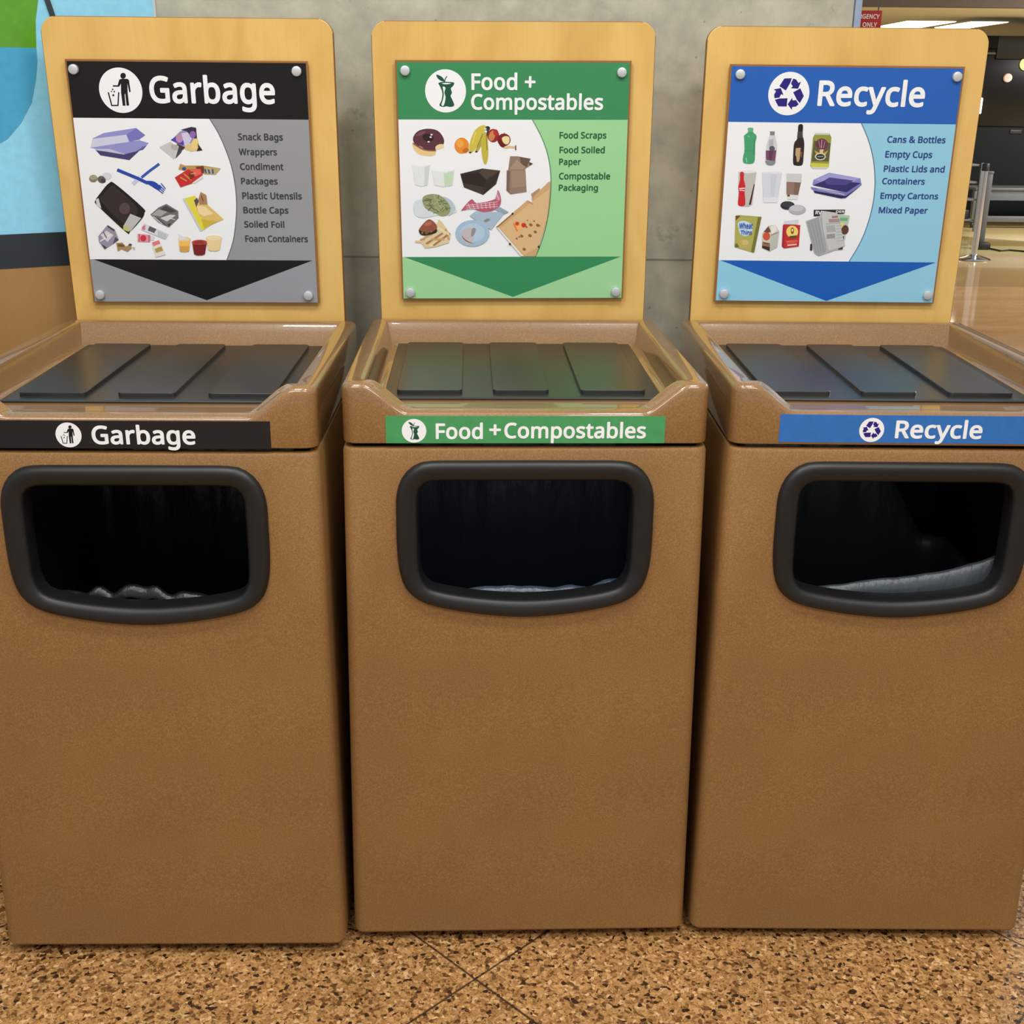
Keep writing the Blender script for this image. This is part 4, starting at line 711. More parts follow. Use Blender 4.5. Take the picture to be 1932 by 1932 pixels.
[110,18,30,-30.7,319.8,-29.6,321.2,-27.6,322.1,-25.2,322.3,-23.2,321.4,-21.3,318.5,-19.3,314.2,-17.7,309.9,-17.4,307.1,-18.7,306.3,-21.3,306.7,-24.3,307.9,-26.5,309.5,-28.2,311.7,-29.7,314.7,-30.6,317.6],
[232,222,160,-23.2,324.5,-22.2,325.9,-20.6,327.1,-18.6,328,-16.6,328.5,-14.4,328.5,-11.9,328.2,-9.7,327.4,-8.3,326.1,-7.7,323.7,-7.8,320.6,-8.3,317.4,-9.1,315,-10.2,313.7,-11.7,312.9,-13.3,312.6,-14.9,312.6,-16.4,313.1,-18,314,-19.5,315.2,-20.7,316.6,-21.8,318.4,-22.7,320.6,-23.3,322.7],
[226,192,140,-18.1,304.1,-6.8,306,-7.5,310.1,-18.8,308.1],
[226,192,140,-9.4,305.9,4.4,304.9,4.7,309.1,-9.1,310],
[96,74,56,3.6,310.8,3.6,301.4,6,301.4,5.9,310.8],
[90,60,50,-19,335.7,-18.3,331.4,-17.4,331.5,-18.2,335.8],
[226,231,230,-205.9,273.6,-169.9,273.6,-175.2,233.1,-187.9,229.8,-200.5,233.1],
[206,216,210,-180,270.4,-169.9,273.6,-175.2,233.1,-181.6,230.7],
[240,242,243,-169.9,273.6,-170.5,272.5,-172.3,271.5,-175.2,270.6,-179,270,-183.3,269.6,-188,269.4,-192.7,269.6,-197,270,-200.7,270.7,-203.5,271.5,-205.3,272.5,-205.9,273.6,-205.2,274.7,-203.4,275.7,-200.5,276.6,-196.8,277.2,-192.4,277.6,-187.7,277.8,-183.1,277.6,-178.8,277.2,-175.1,276.5,-172.2,275.7,-170.4,274.7],
[226,231,230,-166,263.1,-120.6,263.1,-124.6,232.3,-142.8,229,-160.8,232.3],
[206,216,210,-133.4,259.9,-120.6,263.1,-124.6,232.3,-133.7,229.8],
[240,242,243,-120.6,263.1,-121.4,262,-123.7,261,-127.3,260.1,-132,259.5,-137.5,259,-143.4,258.9,-149.2,259.1,-154.7,259.5,-159.4,260.1,-163,261,-165.2,262,-166,263.1,-165.1,264.2,-162.9,265.2,-159.2,266.1,-154.5,266.7,-149.1,267.2,-143.2,267.3,-137.3,267.2,-131.9,266.7,-127.2,266.1,-123.6,265.2,-121.4,264.2],
[196,218,186,-141.8,255.8,-123.3,257.4,-126.6,233.1,-140.6,230.1],
[240,243,242,-191.7,262.4,-185.3,245.7,-184.3,246.1,-190.8,262.7],
[58,46,40,-108.2,255,-62.7,265.5,-26.6,261.4,-35.1,234.6,-61.4,213.1,-101,228.2],
[78,64,54,-63.5,264.7,-26.6,261.4,-55.3,243.6,-68.6,257.4],
[42,32,28,-107.3,253.4,-70.3,257.4,-55.3,242,-61.4,213.7,-101,228.5],
[64,52,45,-101.7,237.1,-58.7,228.1,-61.4,213.7,-101,228.5],
[50,40,34,-53.6,241.2,-27.4,259,-35.1,235,-59.7,215],
[146,122,104,-9.8,265.5,-6.5,289.5,8.5,289.5,35.3,284.7,32.1,277.5,39.6,275.1,33.8,271.1,24.6,265.4,27.5,219.1,-5.5,214.2,-13.9,221.6],
[104,84,70,12.7,287.9,35.3,284.7,27.1,267.9,15.3,275.1],
[122,100,84,-13.2,262.2,-6.4,260.6,-8,217.4,-13.9,222.4],
[166,142,122,-8.1,263.8,6.9,283.1,23.8,268.7,22.1,263.8],
[158,134,114,-4.8,260.6,23.8,262.2,25.8,229.7,-3,226.5],
[70,62,60,32.1,278.3,40.1,275.1,33.8,270.9],
[214,222,226,-204.2,197,-201.8,200.3,-198.4,202.5,-193.4,204,-186.1,205.2,-174.9,206.6,-160.6,207.7,-146.3,208,-135.2,206.8,-128.2,203.5,-123.6,198.6,-120.6,193.2,-118.6,188.7,-116.9,185.1,-116.2,182,-117.2,179.3,-120.5,177,-127.2,175.3,-136.7,174.1,-147.1,173.2,-156.4,172.1,-164.4,170.5,-172.1,168.8,-179.3,167.5,-185.5,167.1,-191,167.5,-195.7,168.7,-199.5,170.7,-202.4,173.8,-204.4,178.8,-205.5,185.3,-205.5,191.9],
[184,198,208,-145.4,206.9,-143.6,209.3,-140,209.2,-135.7,207.6,-131.8,205.2,-128,201.7,-123.9,196.7,-120.5,191.5,-118.6,187,-118.8,183.4,-120.6,180.2,-123.2,177.4,-125.6,175.4,-128,173.4,-130.6,171.7,-133.3,171.4,-135.9,173.7,-138.9,180.4,-142.1,190.3,-144.6,200.2],
[148,156,110,-186.1,206.9,-184,209.8,-180.6,211.9,-176.5,213.3,-172.3,214.3,-167.9,214.9,-163.1,214.9,-158.2,214.5,-153.7,213.4,-149.6,211.7,-145.6,209.4,-141.9,206.6,-138.7,203.6,-135.7,200.2,-133,196.3,-130.9,192.4,-129.6,188.7,-129.2,185,-129.6,181.4,-130.7,178.1,-132.4,175.4,-135,173.3,-138.4,171.6,-142.3,170.6,-146.2,170.4,-150.2,171.2,-154.3,172.8,-158.7,174.9,-163.1,177.1,-167.9,179.1,-173.1,181.2,-177.9,183.8,-181.5,187.1,-184.1,191.6,-185.8,197.1,-186.5,202.6],
[178,184,138,-160.8,187,-152.4,180.6,-151.4,181.8,-159.9,188.2],
[112,120,78,-152,179.8,-164.9,177,-164.6,175.5,-151.7,178.4],
[94,100,66,-183.4,202.6,-170,201.3,-169.8,202.8,-183.2,204],
[178,184,138,-162.7,213,-160.7,204.8,-159.2,205.2,-161.2,213.3],
[112,120,78,-147.9,204.1,-155,197,-154,196,-146.8,203.1],
[94,100,66,-153.1,213.5,-155.5,205.4,-154.1,205,-151.6,213.1],
[178,184,138,-175,197.6,-166.4,191.4,-165.4,192.6,-174.1,198.8],
[112,120,78,-155.2,195.3,-143.1,191.6,-142.6,193,-154.7,196.8],
[94,100,66,-161,184.5,-153,177.9,-152,179,-160,185.7],
[178,184,138,-165.5,197.8,-178.8,195.9,-178.6,194.4,-165.3,196.3],
[112,120,78,-128.8,187.8,-141.8,185.1,-141.5,183.6,-128.5,186.3],
[94,100,66,-148,196.8,-134.9,194.6,-134.6,196,-147.7,198.3],
[178,184,138,-154.5,193.1,-148.6,185.7,-147.4,186.7,-153.3,194],
[112,120,78,-173.4,199.4,-172,191.2,-170.4,191.4,-171.9,199.7],
[94,100,66,-171.3,203.5,-169.4,195.3,-167.9,195.7,-169.8,203.8],
[178,184,138,-145.6,191.4,-136.8,185.1,-135.9,186.3,-144.7,192.6],
[112,120,78,-175.2,195.4,-164.2,190.6,-163.5,191.9,-174.5,196.7],
[94,100,66,-179.9,191.8,-166.8,189.7,-166.5,191.2,-179.6,193.3],
[178,184,138,-155.5,200.9,-163.8,194.3,-162.8,193.2,-154.5,199.7],
[112,120,78,-143.1,189,-150.8,182.1,-149.8,181,-142.1,187.9],
[94,100,66,-168.8,188.9,-162,181.8,-160.9,182.8,-167.6,189.9],
[178,184,138,-156.7,202.2,-154.2,194.1,-152.7,194.5,-155.2,202.6],
[112,120,78,-173.1,202.6,-186.6,201.6,-186.6,200.1,-173,201.1],
[94,100,66,-169.4,189.2,-175.6,181.8,-174.5,180.9,-168.2,188.3],
[178,184,138,-146,197.2,-150.1,189.3,-148.7,188.6,-144.7,196.5],
[94,100,66,-179.6,205.2,-166.6,202.7,-166.3,204.2,-179.3,206.6],
[178,184,138,-182.8,191.6,-171.4,187.2,-170.8,188.6,-182.2,193],
[112,120,78,-136.2,189.6,-137.9,181.4,-136.4,181.1,-134.7,189.4],
[94,100,66,-141.5,202.4,-154.8,200.3,-154.6,198.8,-141.3,200.9],
[178,184,138,-143.2,187.8,-142.2,179.5,-140.7,179.7,-141.6,188],
[112,120,78,-139.1,187.2,-145.6,179.9,-144.5,178.9,-137.9,186.2],
[94,100,66,-141.7,190.4,-135.9,182.9,-134.6,183.8,-140.4,191.3],
[178,184,138,-161.5,204.6,-150.2,200.1,-149.6,201.5,-160.9,206],
[218,204,160,-186.9,118.2,-153.2,162,-148.1,160.4,-129.8,133.4,-133.6,116.5,-161.4,108,-183.9,105.5,-187.1,113.1],
[226,200,150,-203.7,116.9,-184.3,116,-183.9,120.4,-203.3,121.4],
[200,160,110,-192,119.2,-155.1,138.8,-157.2,142.7,-194,123],
[176,120,82,-181.7,110.7,-144.8,133.9,-147.2,137.6,-184,114.4],
[232,214,168,-178.7,105.5,-134.8,126.9,-136.8,130.8,-180.6,109.5],
[226,200,150,-155.6,162.6,-150.5,138.6,-146.2,139.6,-151.3,163.6],
[200,160,110,-142.4,143.9,-135.3,121.5,-131,122.9,-138.1,145.3],
[176,120,82,-164.4,109,-129.3,134,-131.9,137.5,-166.9,112.5],
[232,214,168,-157.4,145.7,-133.5,131,-131.1,134.7,-155,149.4],
[226,200,150,-190.8,114.2,-173.5,105.5,-171.4,109.5,-188.7,118.2],
[200,160,110,-170.8,121.1,-142.7,121.1,-142.6,125.5,-170.7,125.5],
[150,82,62,-194.8,143.6,-193,146.8,-189.6,151,-185.8,155.4,-182.4,158.7,-179.6,161.1,-177.1,162.9,-174.6,163.9,-171.9,164.1,-168.9,162.9,-165.6,160.7,-162.5,158,-160.2,155.3,-158.6,152.8,-157.5,150.2,-157.2,147.6,-157.9,145.3,-160,143.1,-163.2,141.2,-167,139.5,-170.9,138.5,-175.1,138.3,-179.9,138.8,-184.4,139.5,-188,140.2,-190.9,140.7,-193.2,141.1,-194.7,141.9],
[50,38,28,-195.1,142.8,-194.4,142.8,-192.9,141.8,-190.8,140.4,-188,139.4,-184.4,138.7,-179.8,137.9,-175.1,137.5,-170.9,137.7,-167.2,139.1,-163.5,141.4,-160.5,143.6,-158.4,144.4,-157.4,143.5,-157.2,141.4,-158,138.9,-159.8,136.8,-163.3,135.2,-168.1,133.5,-173.4,132.2,-178,131.4,-181.9,131.3,-185.7,131.5,-189.1,132.3,-191.7,133.5,-193.5,135.6,-194.7,138.5,-195.3,141.2],
[120,90,50,-175.8,136,-175.9,135.5,-176.3,135,-176.9,134.6,-177.7,134.3,-178.6,134.1,-179.6,134,-180.6,134.1,-181.5,134.3,-182.3,134.6,-182.9,135,-183.2,135.5,-183.3,136,-183.2,136.5,-182.8,137,-182.2,137.4,-181.4,137.8,-180.5,138,-179.5,138,-178.5,138,-177.6,137.8,-176.9,137.4,-176.3,137,-175.9,136.5],
[150,120,70,-186.1,136.9,-186.1,136.3,-186.4,135.8,-186.7,135.4,-187.1,135.1,-187.6,134.9,-188.2,134.8,-188.7,134.9,-189.2,135.1,-189.6,135.4,-189.9,135.9,-190.1,136.3,-190.2,136.9,-190.1,137.4,-189.9,137.9,-189.5,138.3,-189.1,138.6,-188.6,138.8,-188.1,138.9,-187.5,138.8,-187,138.6,-186.6,138.3,-186.3,137.9,-186.1,137.4],
[176,105,85,-167.5,158.2,-167.4,157.1,-167.9,155.8,-168.9,154.5,-170.3,153.2,-172.1,152.1,-174.2,151.3,-176.3,150.7,-178.4,150.4,-180.3,150.4,-181.9,150.8,-183.1,151.5,-183.7,152.5,-183.8,153.7,-183.3,154.9,-182.3,156.2,-180.9,157.5,-179.1,158.6,-177,159.5,-174.9,160.1,-172.8,160.3,-170.9,160.3,-169.3,159.9,-168.1,159.2],
[168,188,206,-89.9,171.2,-77.8,180.3,-16.5,178.6,-45.6,142.6,-64.4,153.6],
[150,165,180,-40.3,185.3,-26.7,188.6,-8.8,178.6,-19.9,174.5],
[130,140,140,-47.6,164.2,-47.6,163.4,-48,162.5,-48.8,161.6,-49.9,160.7,-51.4,159.8,-53,159.1,-54.7,158.6,-56.4,158.4,-57.9,158.3,-59.1,158.6,-60,159,-60.5,159.7,-60.6,160.5,-60.2,161.4,-59.4,162.3,-58.2,163.3,-56.7,164.1,-55.1,164.8,-53.4,165.3,-51.7,165.6,-50.2,165.6,-49,165.4,-48.1,164.9],
[186,90,110,-105.9,183.7,-102.1,188.2,-96.7,194.6,-90.9,200.7,-86.1,204.3,-83.1,204.1,-81.3,201.4,-78.8,198.3,-74.2,196.9,-65.9,197.6,-55.1,199.4,-44.5,202,-36.8,205.1,-33.3,209.8,-32.4,215.8,-32.4,221,-31.7,223.2,-29.9,221.2,-27.7,216.3,-25.9,210.4,-25,205.1,-25,200.7,-25.8,196.3,-27.4,192.2,-30.1,188.6,-34.3,185.6,-39.8,183.1,-45.6,181,-50.6,179.5,-54.3,178.5,-57.5,178.1,-60.6,178.1,-64.2,178.7,-68.4,180,-73,182.1,-77.8,184.2,-82.9,185.3,-88.9,185.1,-95.6,184,-101.7,182.7,-105.9,182,-108,181.6,-108.6,181.3,-107.8,181.8],
[226,196,204,-93.7,196.1,-88.5,183.9,-87.2,184.4,-92.4,196.7],
[226,196,204,-84.9,195.7,-80.3,184.3,-79.1,184.8,-83.6,196.1],
[226,196,204,-76,197.2,-72.2,184.6,-70.9,185,-74.7,197.6],
[226,196,204,-67.2,196.7,-64,185,-62.7,185.3,-65.9,197.1],
[226,196,204,-58.3,198.3,-55.9,185.3,-54.6,185.6,-57,198.5],
[226,196,204,-49.5,197.8,-47.7,185.7,-46.4,185.9,-48.1,198],
[226,196,204,-40.6,199.3,-39.6,186.1,-38.2,186.2,-39.3,199.4],
[226,196,204,-96.6,191.3,-31.4,198.8,-31.5,200,-96.8,192.5],
[226,196,204,-96.7,187.7,-31.4,194.2,-31.5,195.3,-96.8,188.9],
[226,196,204,-96.8,184.1,-31.4,189.5,-31.5,190.7,-96.8,185.2],
[196,130,146,-36.8,205.1,-31.7,222.4,-25.8,205.9,-30.1,200.2],
[232,200,208,-35,215,-29.7,202.9,-28.4,203.4,-33.8,215.6],
[164,190,212,-48.9,135.9,-50.1,128.9,-53.7,122.4,-59.4,116.7,-66.8,112.4,-75.4,109.7,-84.6,108.8,-93.8,109.7,-102.3,112.4,-109.6,116.8,-115.1,122.4,-118.6,129,-119.6,136,-118.3,142.9,-114.7,149.4,-109,155,-101.6,159.2,-93.1,161.9,-84,162.8,-74.9,161.9,-66.4,159.2,-59.1,155,-53.6,149.4,-50.1,142.9],
[178,202,222,-58.5,136.7,-59.4,131.9,-62,127.3,-66.2,123.4,-71.5,120.3,-77.8,118.4,-84.5,117.8,-91.2,118.5,-97.4,120.4,-102.7,123.4,-106.7,127.3,-109.2,131.9,-110,136.8,-109.1,141.7,-106.4,146.2,-102.3,150.1,-96.9,153.1,-90.7,155,-84.1,155.6,-77.4,155,-71.2,153.1,-65.9,150.1,-61.9,146.2,-59.4,141.6],
[192,186,188,-109.2,136.8,-107.3,140,-103.8,142.7,-99.5,144.8,-95.3,146.1,-90.8,146.4,-85.8,146,-81.2,145,-78.2,143.5,-77.2,141.7,-77.6,139.5,-78.7,136.7,-80,133.4,-81.3,128.8,-82.8,123.2,-84.7,118.1,-87.1,114.7,-90.2,113.7,-93.9,114.1,-97.6,115.7,-100.8,118.2,-103.8,122,-106.7,127.1,-108.8,132.4],
[150,96,84,-107.5,131.7,-106.8,130.1,-105,126.7,-102.3,122.9,-99.1,119.9,-94.5,117.6,-88.7,115.5,-83.4,113.9,-80.2,113,-80,113.1,-81.7,113.9,-84.4,115.1,-87.1,116.4,-89.8,117.9,-93,119.5,-96.2,121.3,-99,123.2,-101.8,125.7,-104.6,128.7,-106.7,131],
[150,140,142,-85,145.2,-83.2,146.4,-80.8,146.5,-78.5,145.8,-77.3,144.4,-77.6,141.8,-78.7,138.1,-80.3,134.4,-81.7,131.7,-83.2,130.1,-84.7,129.1,-86.1,129,-86.9,130,-87.1,133,-86.8,137.6,-86.1,142.1],
[206,166,118,-35.3,148.5,29.4,202.6,41.3,196.8,37.8,206.7,72.9,239.5,76.3,239.5,75.5,206.7,70.7,165.2,62.6,135,47.7,88.5,18.3,88.5],
[218,182,134,-26.7,145.2,31.2,193.5,74,224.8,69.9,165.2,52.7,107.8,23.4,90.7],
[186,146,100,29.4,202.6,41.3,196,40.5,192.7,29.4,198.5],
[176,140,110,36.9,215,52.8,226.4,55.4,224.8,39.5,206.7],
[232,225,214,-35.3,148.5,-31.9,149.4,22.6,88.5,16.5,88.5],
[160,118,78,-35.3,148.5,-2.8,175.3,-1.1,172.8,-32.7,146.5],
[236,176,104,-0.2,156.9,28.1,155.2,23,146.8,7.6,137.5],
[204,64,40,12.5,155.2,12.4,154.2,12,153.2,11.3,152.4,10.5,151.7,9.5,151.3,8.4,151.2,7.3,151.3,6.3,151.7,5.5,152.4,4.8,153.2,4.4,154.2,4.3,155.2,4.4,156.3,4.8,157.2,5.5,158.1,6.3,158.7,7.3,159.1,8.4,159.2,9.4,159.1,10.4,158.7,11.3,158.1,11.9,157.2,12.4,156.2],
[204,52,36,27.2,152.2,27.1,151,26.6,149.8,25.8,148.8,24.7,148.1,23.5,147.6,22.1,147.5,20.8,147.6,19.6,148.1,18.5,148.9,17.7,149.8,17.2,151,17,152.2,17.1,153.4,17.6,154.5,18.5,155.5,19.5,156.2,20.7,156.7,22.1,156.9,23.4,156.7,24.6,156.2,25.7,155.5,26.5,154.5,27.1,153.4],
[222,130,60,-0.4,155.3,7.3,138.6,10.4,140,2.7,156.7],
[150,96,56,40.3,150.6,37.6,149.2,34.3,150.4,32.7,153.3,34.1,155.7,37.4,155.8,40.2,153.6],
[150,96,56,54.8,149.8,52.2,148.4,48.9,149.5,47.3,152.4,48.7,154.8,52,155,54.7,152.7],
[150,96,56,21.3,128.1,18.9,126.7,15.8,127.8,14.4,130.5,15.7,132.7,18.7,132.8,21.2,130.8],
[150,96,56,38.8,128.7,36.1,127.3,32.8,128.5,31.2,131.4,32.6,133.8,36,133.9,38.7,131.7],
[150,96,56,49.6,136.5,47.2,135.2,44.1,136.3,42.6,138.9,43.9,141.1,47,141.3,49.5,139.2],
[150,96,56,26.7,100.8,24.2,99.5,21.1,100.6,19.7,103.3,21,105.5,24.1,105.7,26.6,103.6],
[150,96,56,9.8,123.7,8.2,122.8,6.3,123.5,5.4,125.2,6.2,126.6,8.1,126.7,9.7,125.4],
[150,96,56,45.2,159.2,43.9,158.5,42.3,159.1,41.5,160.5,42.2,161.7,43.8,161.8,45.2,160.7],
[150,96,56,31.2,161.1,30.1,160.5,28.7,161,28.1,162.1,28.7,163.2,30.1,163.2,31.2,162.3],
[150,96,56,14.6,127.2,13.3,126.5,11.6,127.1,10.9,128.5,11.6,129.8,13.2,129.8,14.6,128.7],
[150,96,56,57,150.1,55.9,149.5,54.6,150,53.9,151.2,54.5,152.2,55.9,152.3,57,151.4],
[150,96,56,30.2,147.3,28.7,146.5,26.8,147.1,25.8,148.8,26.7,150.2,28.6,150.3,30.2,149],
[52,46,40,-4.2,113.6,-4.8,112,-6.4,111.3,-8,112,-8.7,113.6,-8,115.3,-6.4,116,-4.8,115.3],
[52,46,40,55.8,107.8,55.1,106.1,53.6,105.4,52,106.1,51.3,107.8,51.9,109.5,53.5,110.2,55.1,109.5],
[52,46,40,1.1,175.3,0.5,173.6,-1.1,172.9,-2.7,173.6,-3.3,175.3,-2.7,176.9,-1.1,177.6,0.5,176.9]],
 'R': [[72,160,112,-190.1,350.4,-188.1,351.1,-184.9,351.4,-181.8,351.2,-179.6,350.5,-178.9,349.1,-179,347,-179.3,344.8,-178.9,342.8,-177.5,341.2,-175.4,339.7,-173.4,338.2,-171.9,336.7,-171.3,335,-171.1,333.3,-171.2,331.5,-171.3,329.7,-171.6,328.2,-172.1,326.8,-172.5,325,-172.8,321.9,-172.6,316.9,-172.1,310.5,-171.7,304,-171.4,298.6,-171.2,294.5,-171.1,291.1,-171.2,288.4,-171.6,286,-172.2,284.1,-173,282.7,-174.3,281.7,-176.1,281,-178.9,280.5,-182.5,280.3,-186.2,280.5,-189.2,280.9,-191.3,281.4,-193,282.2,-194.3,283.4,-195.2,285.1,-195.7,287.5,-195.8,290.6,-195.6,293.8,-195.4,296.8,-195,299,-194.4,300.9,-193.9,303,-193.7,306.2,-194.1,311.1,-194.7,317.2,-195.5,323.2,-196,327.9,-196.5,330.9,-196.9,332.7,-197.1,334.1,-196.7,335.7,-195.2,337.5,-193.1,339.2,-190.9,340.9,-189.5,342.7,-189.3,344.8,-190,347,-190.6,349],
[96,180,134,-189.6,350.4,-179.9,350.5,-179.7,343.5,-189.1,343.5],
[120,200,160,-189.8,334.2,-185.3,332.2,-184.5,334.2,-188.9,336.2],
[52,135,92,-176.1,328.5,-175.1,298.2,-173.5,298.1,-174.4,328.5],
[130,205,165,-190.4,292.4,-187.8,282.9,-185.9,283.3,-188.5,292.8],
[60,140,98,-194,305.6,-172.2,305.7,-172.3,307,-194.1,306.8],
[208,210,212,-143.7,339.2,-142.1,339.9,-139.8,340.3,-137.5,340.2,-135.6,339.3,-134.2,337.4,-133,334.8,-132,331.7,-131.1,328.5,-130,325.5,-129,322.6,-128.2,319.1,-127.6,314.5,-127.5,308,-127.6,300.1,-127.9,292.3,-128.3,286.4,-128.8,282.8,-129.3,280.7,-130.2,279.5,-131.7,278.5,-134.3,277.8,-137.7,277.6,-141.2,277.8,-144,278.4,-145.9,279.2,-147.4,280.3,-148.5,282.1,-149.4,284.6,-150,288.5,-150.3,293.3,-150.3,298.4,-150.3,303.4,-150.1,308.3,-149.7,313.3,-149.3,318,-148.7,322.1,-148,325.5,-147.2,328.3,-146.3,330.8,-145.6,333,-145.2,335,-145,336.8,-144.6,338.2],
[128,128,134,-145,344.6,-135.3,344.7,-135.1,337,-143.8,336.9],
[176,180,184,-145.2,328.4,-136.4,330,-135,314.5,-144.7,314.4],
[118,76,104,-150.3,307.3,-128.7,308.3,-129.5,286.4,-148.1,288.6],
[92,88,96,-132.1,311.4,-132.2,310.1,-132.6,308.9,-133.5,307.8,-134.6,307,-136,306.5,-137.5,306.3,-139,306.5,-140.5,307,-141.8,307.8,-142.8,308.8,-143.5,310,-143.8,311.3,-143.7,312.6,-143.2,313.8,-142.4,314.8,-141.3,315.6,-139.9,316.1,-138.4,316.3,-136.9,316.1,-135.4,315.7,-134.1,314.9,-133.1,313.8,-132.4,312.7],
[96,54,84,-144,306.6,-134.3,306.7,-137.3,286.3,-142.6,291],
[134,138,144,-149.1,287,-145.4,287.6,-139.2,287.7,-133.1,287.2,-129.1,286.4,-128.2,284.8,-128.9,282.6,-130.6,280.3,-132.5,278.8,-135,278.1,-138.1,277.8,-141.4,278,-144,278.7,-146.3,280.4,-148.5,282.9,-149.8,285.4],
[48,34,32,-87.9,357.4,-86.2,358.9,-83.7,359.6,-81.1,359.2,-79.3,357.5,-78.5,353.9,-78.3,348.8,-78.3,343.2,-77.9,338.2,-76.8,334.3,-75.4,330.9,-74.1,327.3,-73.1,322.7,-72.5,316.6,-72.3,309.4,-72.1,302.3,-72.1,296.2,-71.9,291.6,-71.8,287.8,-71.9,284.7,-72.3,282.1,-73,280.3,-74,279.2,-75.2,278.6,-76.8,278.2,-79,277.9,-81.7,277.9,-84.4,278.1,-86.7,278.6,-88.4,278.9,-89.8,279.2,-91,280.2,-92,282.8,-92.8,287.6,-93.3,294.2,-93.6,301.1,-93.9,307,-94,311.7,-94.1,315.8,-93.9,319.4,-93.4,322.6,-92.4,325,-90.9,326.7,-89.5,328.3,-88.5,330.4,-88,333.1,-88,336.1,-88,339.4,-88.1,342.8,-88.2,346.6,-88.5,350.9,-88.5,354.7],
[70,66,68,-88.7,344.3,-78.4,345.2,-77.2,333.6,-88.7,332.7],
[30,22,24,-87.7,357.7,-79,357.8,-78.5,349,-87.5,348.9],
[190,160,120,-89.5,312.5,-79.5,313.4,-79.6,289.9,-81.6,285.2,-84.9,286,-86.8,296.1,-89.2,299.2],
[120,88,58,-79.5,305.6,-75.4,305.6,-75.2,294.7,-78.6,296.2],
[148,152,62,-52.9,340.7,-22.9,341,-18.9,334.1,-18.6,277.9,-23.1,273.1,-50.8,272.1,-56.3,277.6,-56.3,333.7],
[206,206,200,-52.4,343.1,-23.1,342.5,-23.5,339,-52.5,339.2],
[92,92,60,-54,327.6,-19.4,323.2,-19.7,287.3,-54.8,287],
[204,204,80,-56.1,283.8,-19.1,282.6,-19.1,274.7,-54.4,275.2],
[210,210,205,-54.5,276,-19.3,276,-23,272.3,-50,272.1],
[110,52,72,-24.4,320.8,-24.5,317.9,-25.5,315.2,-27.2,312.9,-29.7,311.1,-32.6,309.9,-35.9,309.5,-39.2,309.9,-42.4,311,-45.2,312.7,-47.5,315,-49,317.7,-49.7,320.6,-49.6,323.5,-48.6,326.2,-46.8,328.5,-44.4,330.3,-41.5,331.5,-38.2,331.9,-34.9,331.5,-31.7,330.4,-28.9,328.7,-26.6,326.4,-25.1,323.7],
[200,180,190,-38.5,329.5,-37.7,313.5,-36.5,313.4,-37.4,329.5],
[180,150,160,-44.8,327.8,-40,313.4,-39,313.6,-43.9,328],
[180,150,160,-31.6,327.3,-33.6,313.6,-32.6,313.4,-30.7,327.1],
[200,160,84,-51.3,308.9,-35.8,301.2,-22.8,309.2,-27.5,299.7,-45.5,299.6],
[220,190,130,-40.1,310.6,-31.9,310.6,-33.5,302.8,-40.2,303.5],
[216,210,180,-26.7,296.6,-26.9,294.8,-27.8,293,-29.4,291.5,-31.6,290.3,-34.2,289.6,-37,289.3,-39.9,289.6,-42.7,290.2,-45.1,291.4,-47,292.9,-48.3,294.6,-48.9,296.4,-48.7,298.3,-47.8,300,-46.2,301.5,-44,302.7,-41.4,303.4,-38.5,303.7,-35.6,303.5,-32.9,302.8,-30.5,301.7,-28.6,300.2,-27.3,298.5],
[52,48,48,-29,296.6,-29.1,295.2,-29.9,293.9,-31.2,292.8,-32.9,292,-35,291.4,-37.2,291.2,-39.5,291.4,-41.7,291.9,-43.6,292.7,-45.1,293.8,-46.2,295.1,-46.6,296.5,-46.4,297.8,-45.7,299.1,-44.4,300.2,-42.7,301.1,-40.6,301.6,-38.3,301.8,-36,301.7,-33.9,301.2,-32,300.3,-30.4,299.2,-29.4,298],
[180,180,180,-43.7,295.8,-31.7,296.3,-31.9,297.5,-43.9,297.1],
[196,190,184,-202.6,265.3,-166.1,265.6,-169.2,200.4,-175.4,195.5,-191.1,195.4,-198,199.4],
[232,231,230,-165.8,265.6,-166.3,264.8,-168.1,264,-171.1,263.4,-174.9,262.8,-179.5,262.5,-184.3,262.3,-189.2,262.4,-193.8,262.7,-197.7,263.1,-200.8,263.8,-202.7,264.5,-203.4,265.3,-202.8,266.1,-201,266.9,-198.1,267.6,-194.2,268.1,-189.7,268.5,-184.9,268.6,-180,268.6,-175.4,268.3,-171.5,267.8,-168.4,267.2,-166.5,266.4],
[204,38,46,-199.2,263.5,-197.8,264.8,-195.6,265.2,-193.4,264.8,-191.8,263.5,-191.1,261,-191,257.4,-191,253.3,-190.6,249.6,-189.7,246.4,-188.6,243.3,-187.4,240.2,-186.6,237,-186.4,233.5,-186.6,229.9,-186.8,226.3,-186.7,222.7,-186.3,219,-185.5,215.3,-184.8,211.7,-184.4,208.3,-184.1,205,-183.9,201.8,-184.1,199,-185.1,197.1,-187.5,196.1,-191,195.9,-194.5,196.3,-197,197.3,-198.4,198.8,-199,201,-199.3,203.6,-199.4,206.6,-199.4,210.2,-199.1,214.4,-198.8,218.6,-198.8,222.6,-199.2,225.9,-200,229,-200.7,232.1,-201,235.3,-200.6,238.7,-199.7,242.3,-198.9,246,-198.4,249.6,-198.5,253.4,-199.1,257.4,-199.5,261],
[70,30,30,-169.3,240.3,-167.3,240.3,-172.1,199.6,-176.5,198.7],
[240,220,220,-198.6,230.2,-186.8,231.1,-187.2,233.4,-198.9,232.4],
[240,220,220,-198,227.4,-187.2,226.6,-187.2,228.2,-198,229],
[214,217,228,-154.1,263.4,-113.1,263.7,-118.3,204,-146.7,203.8],
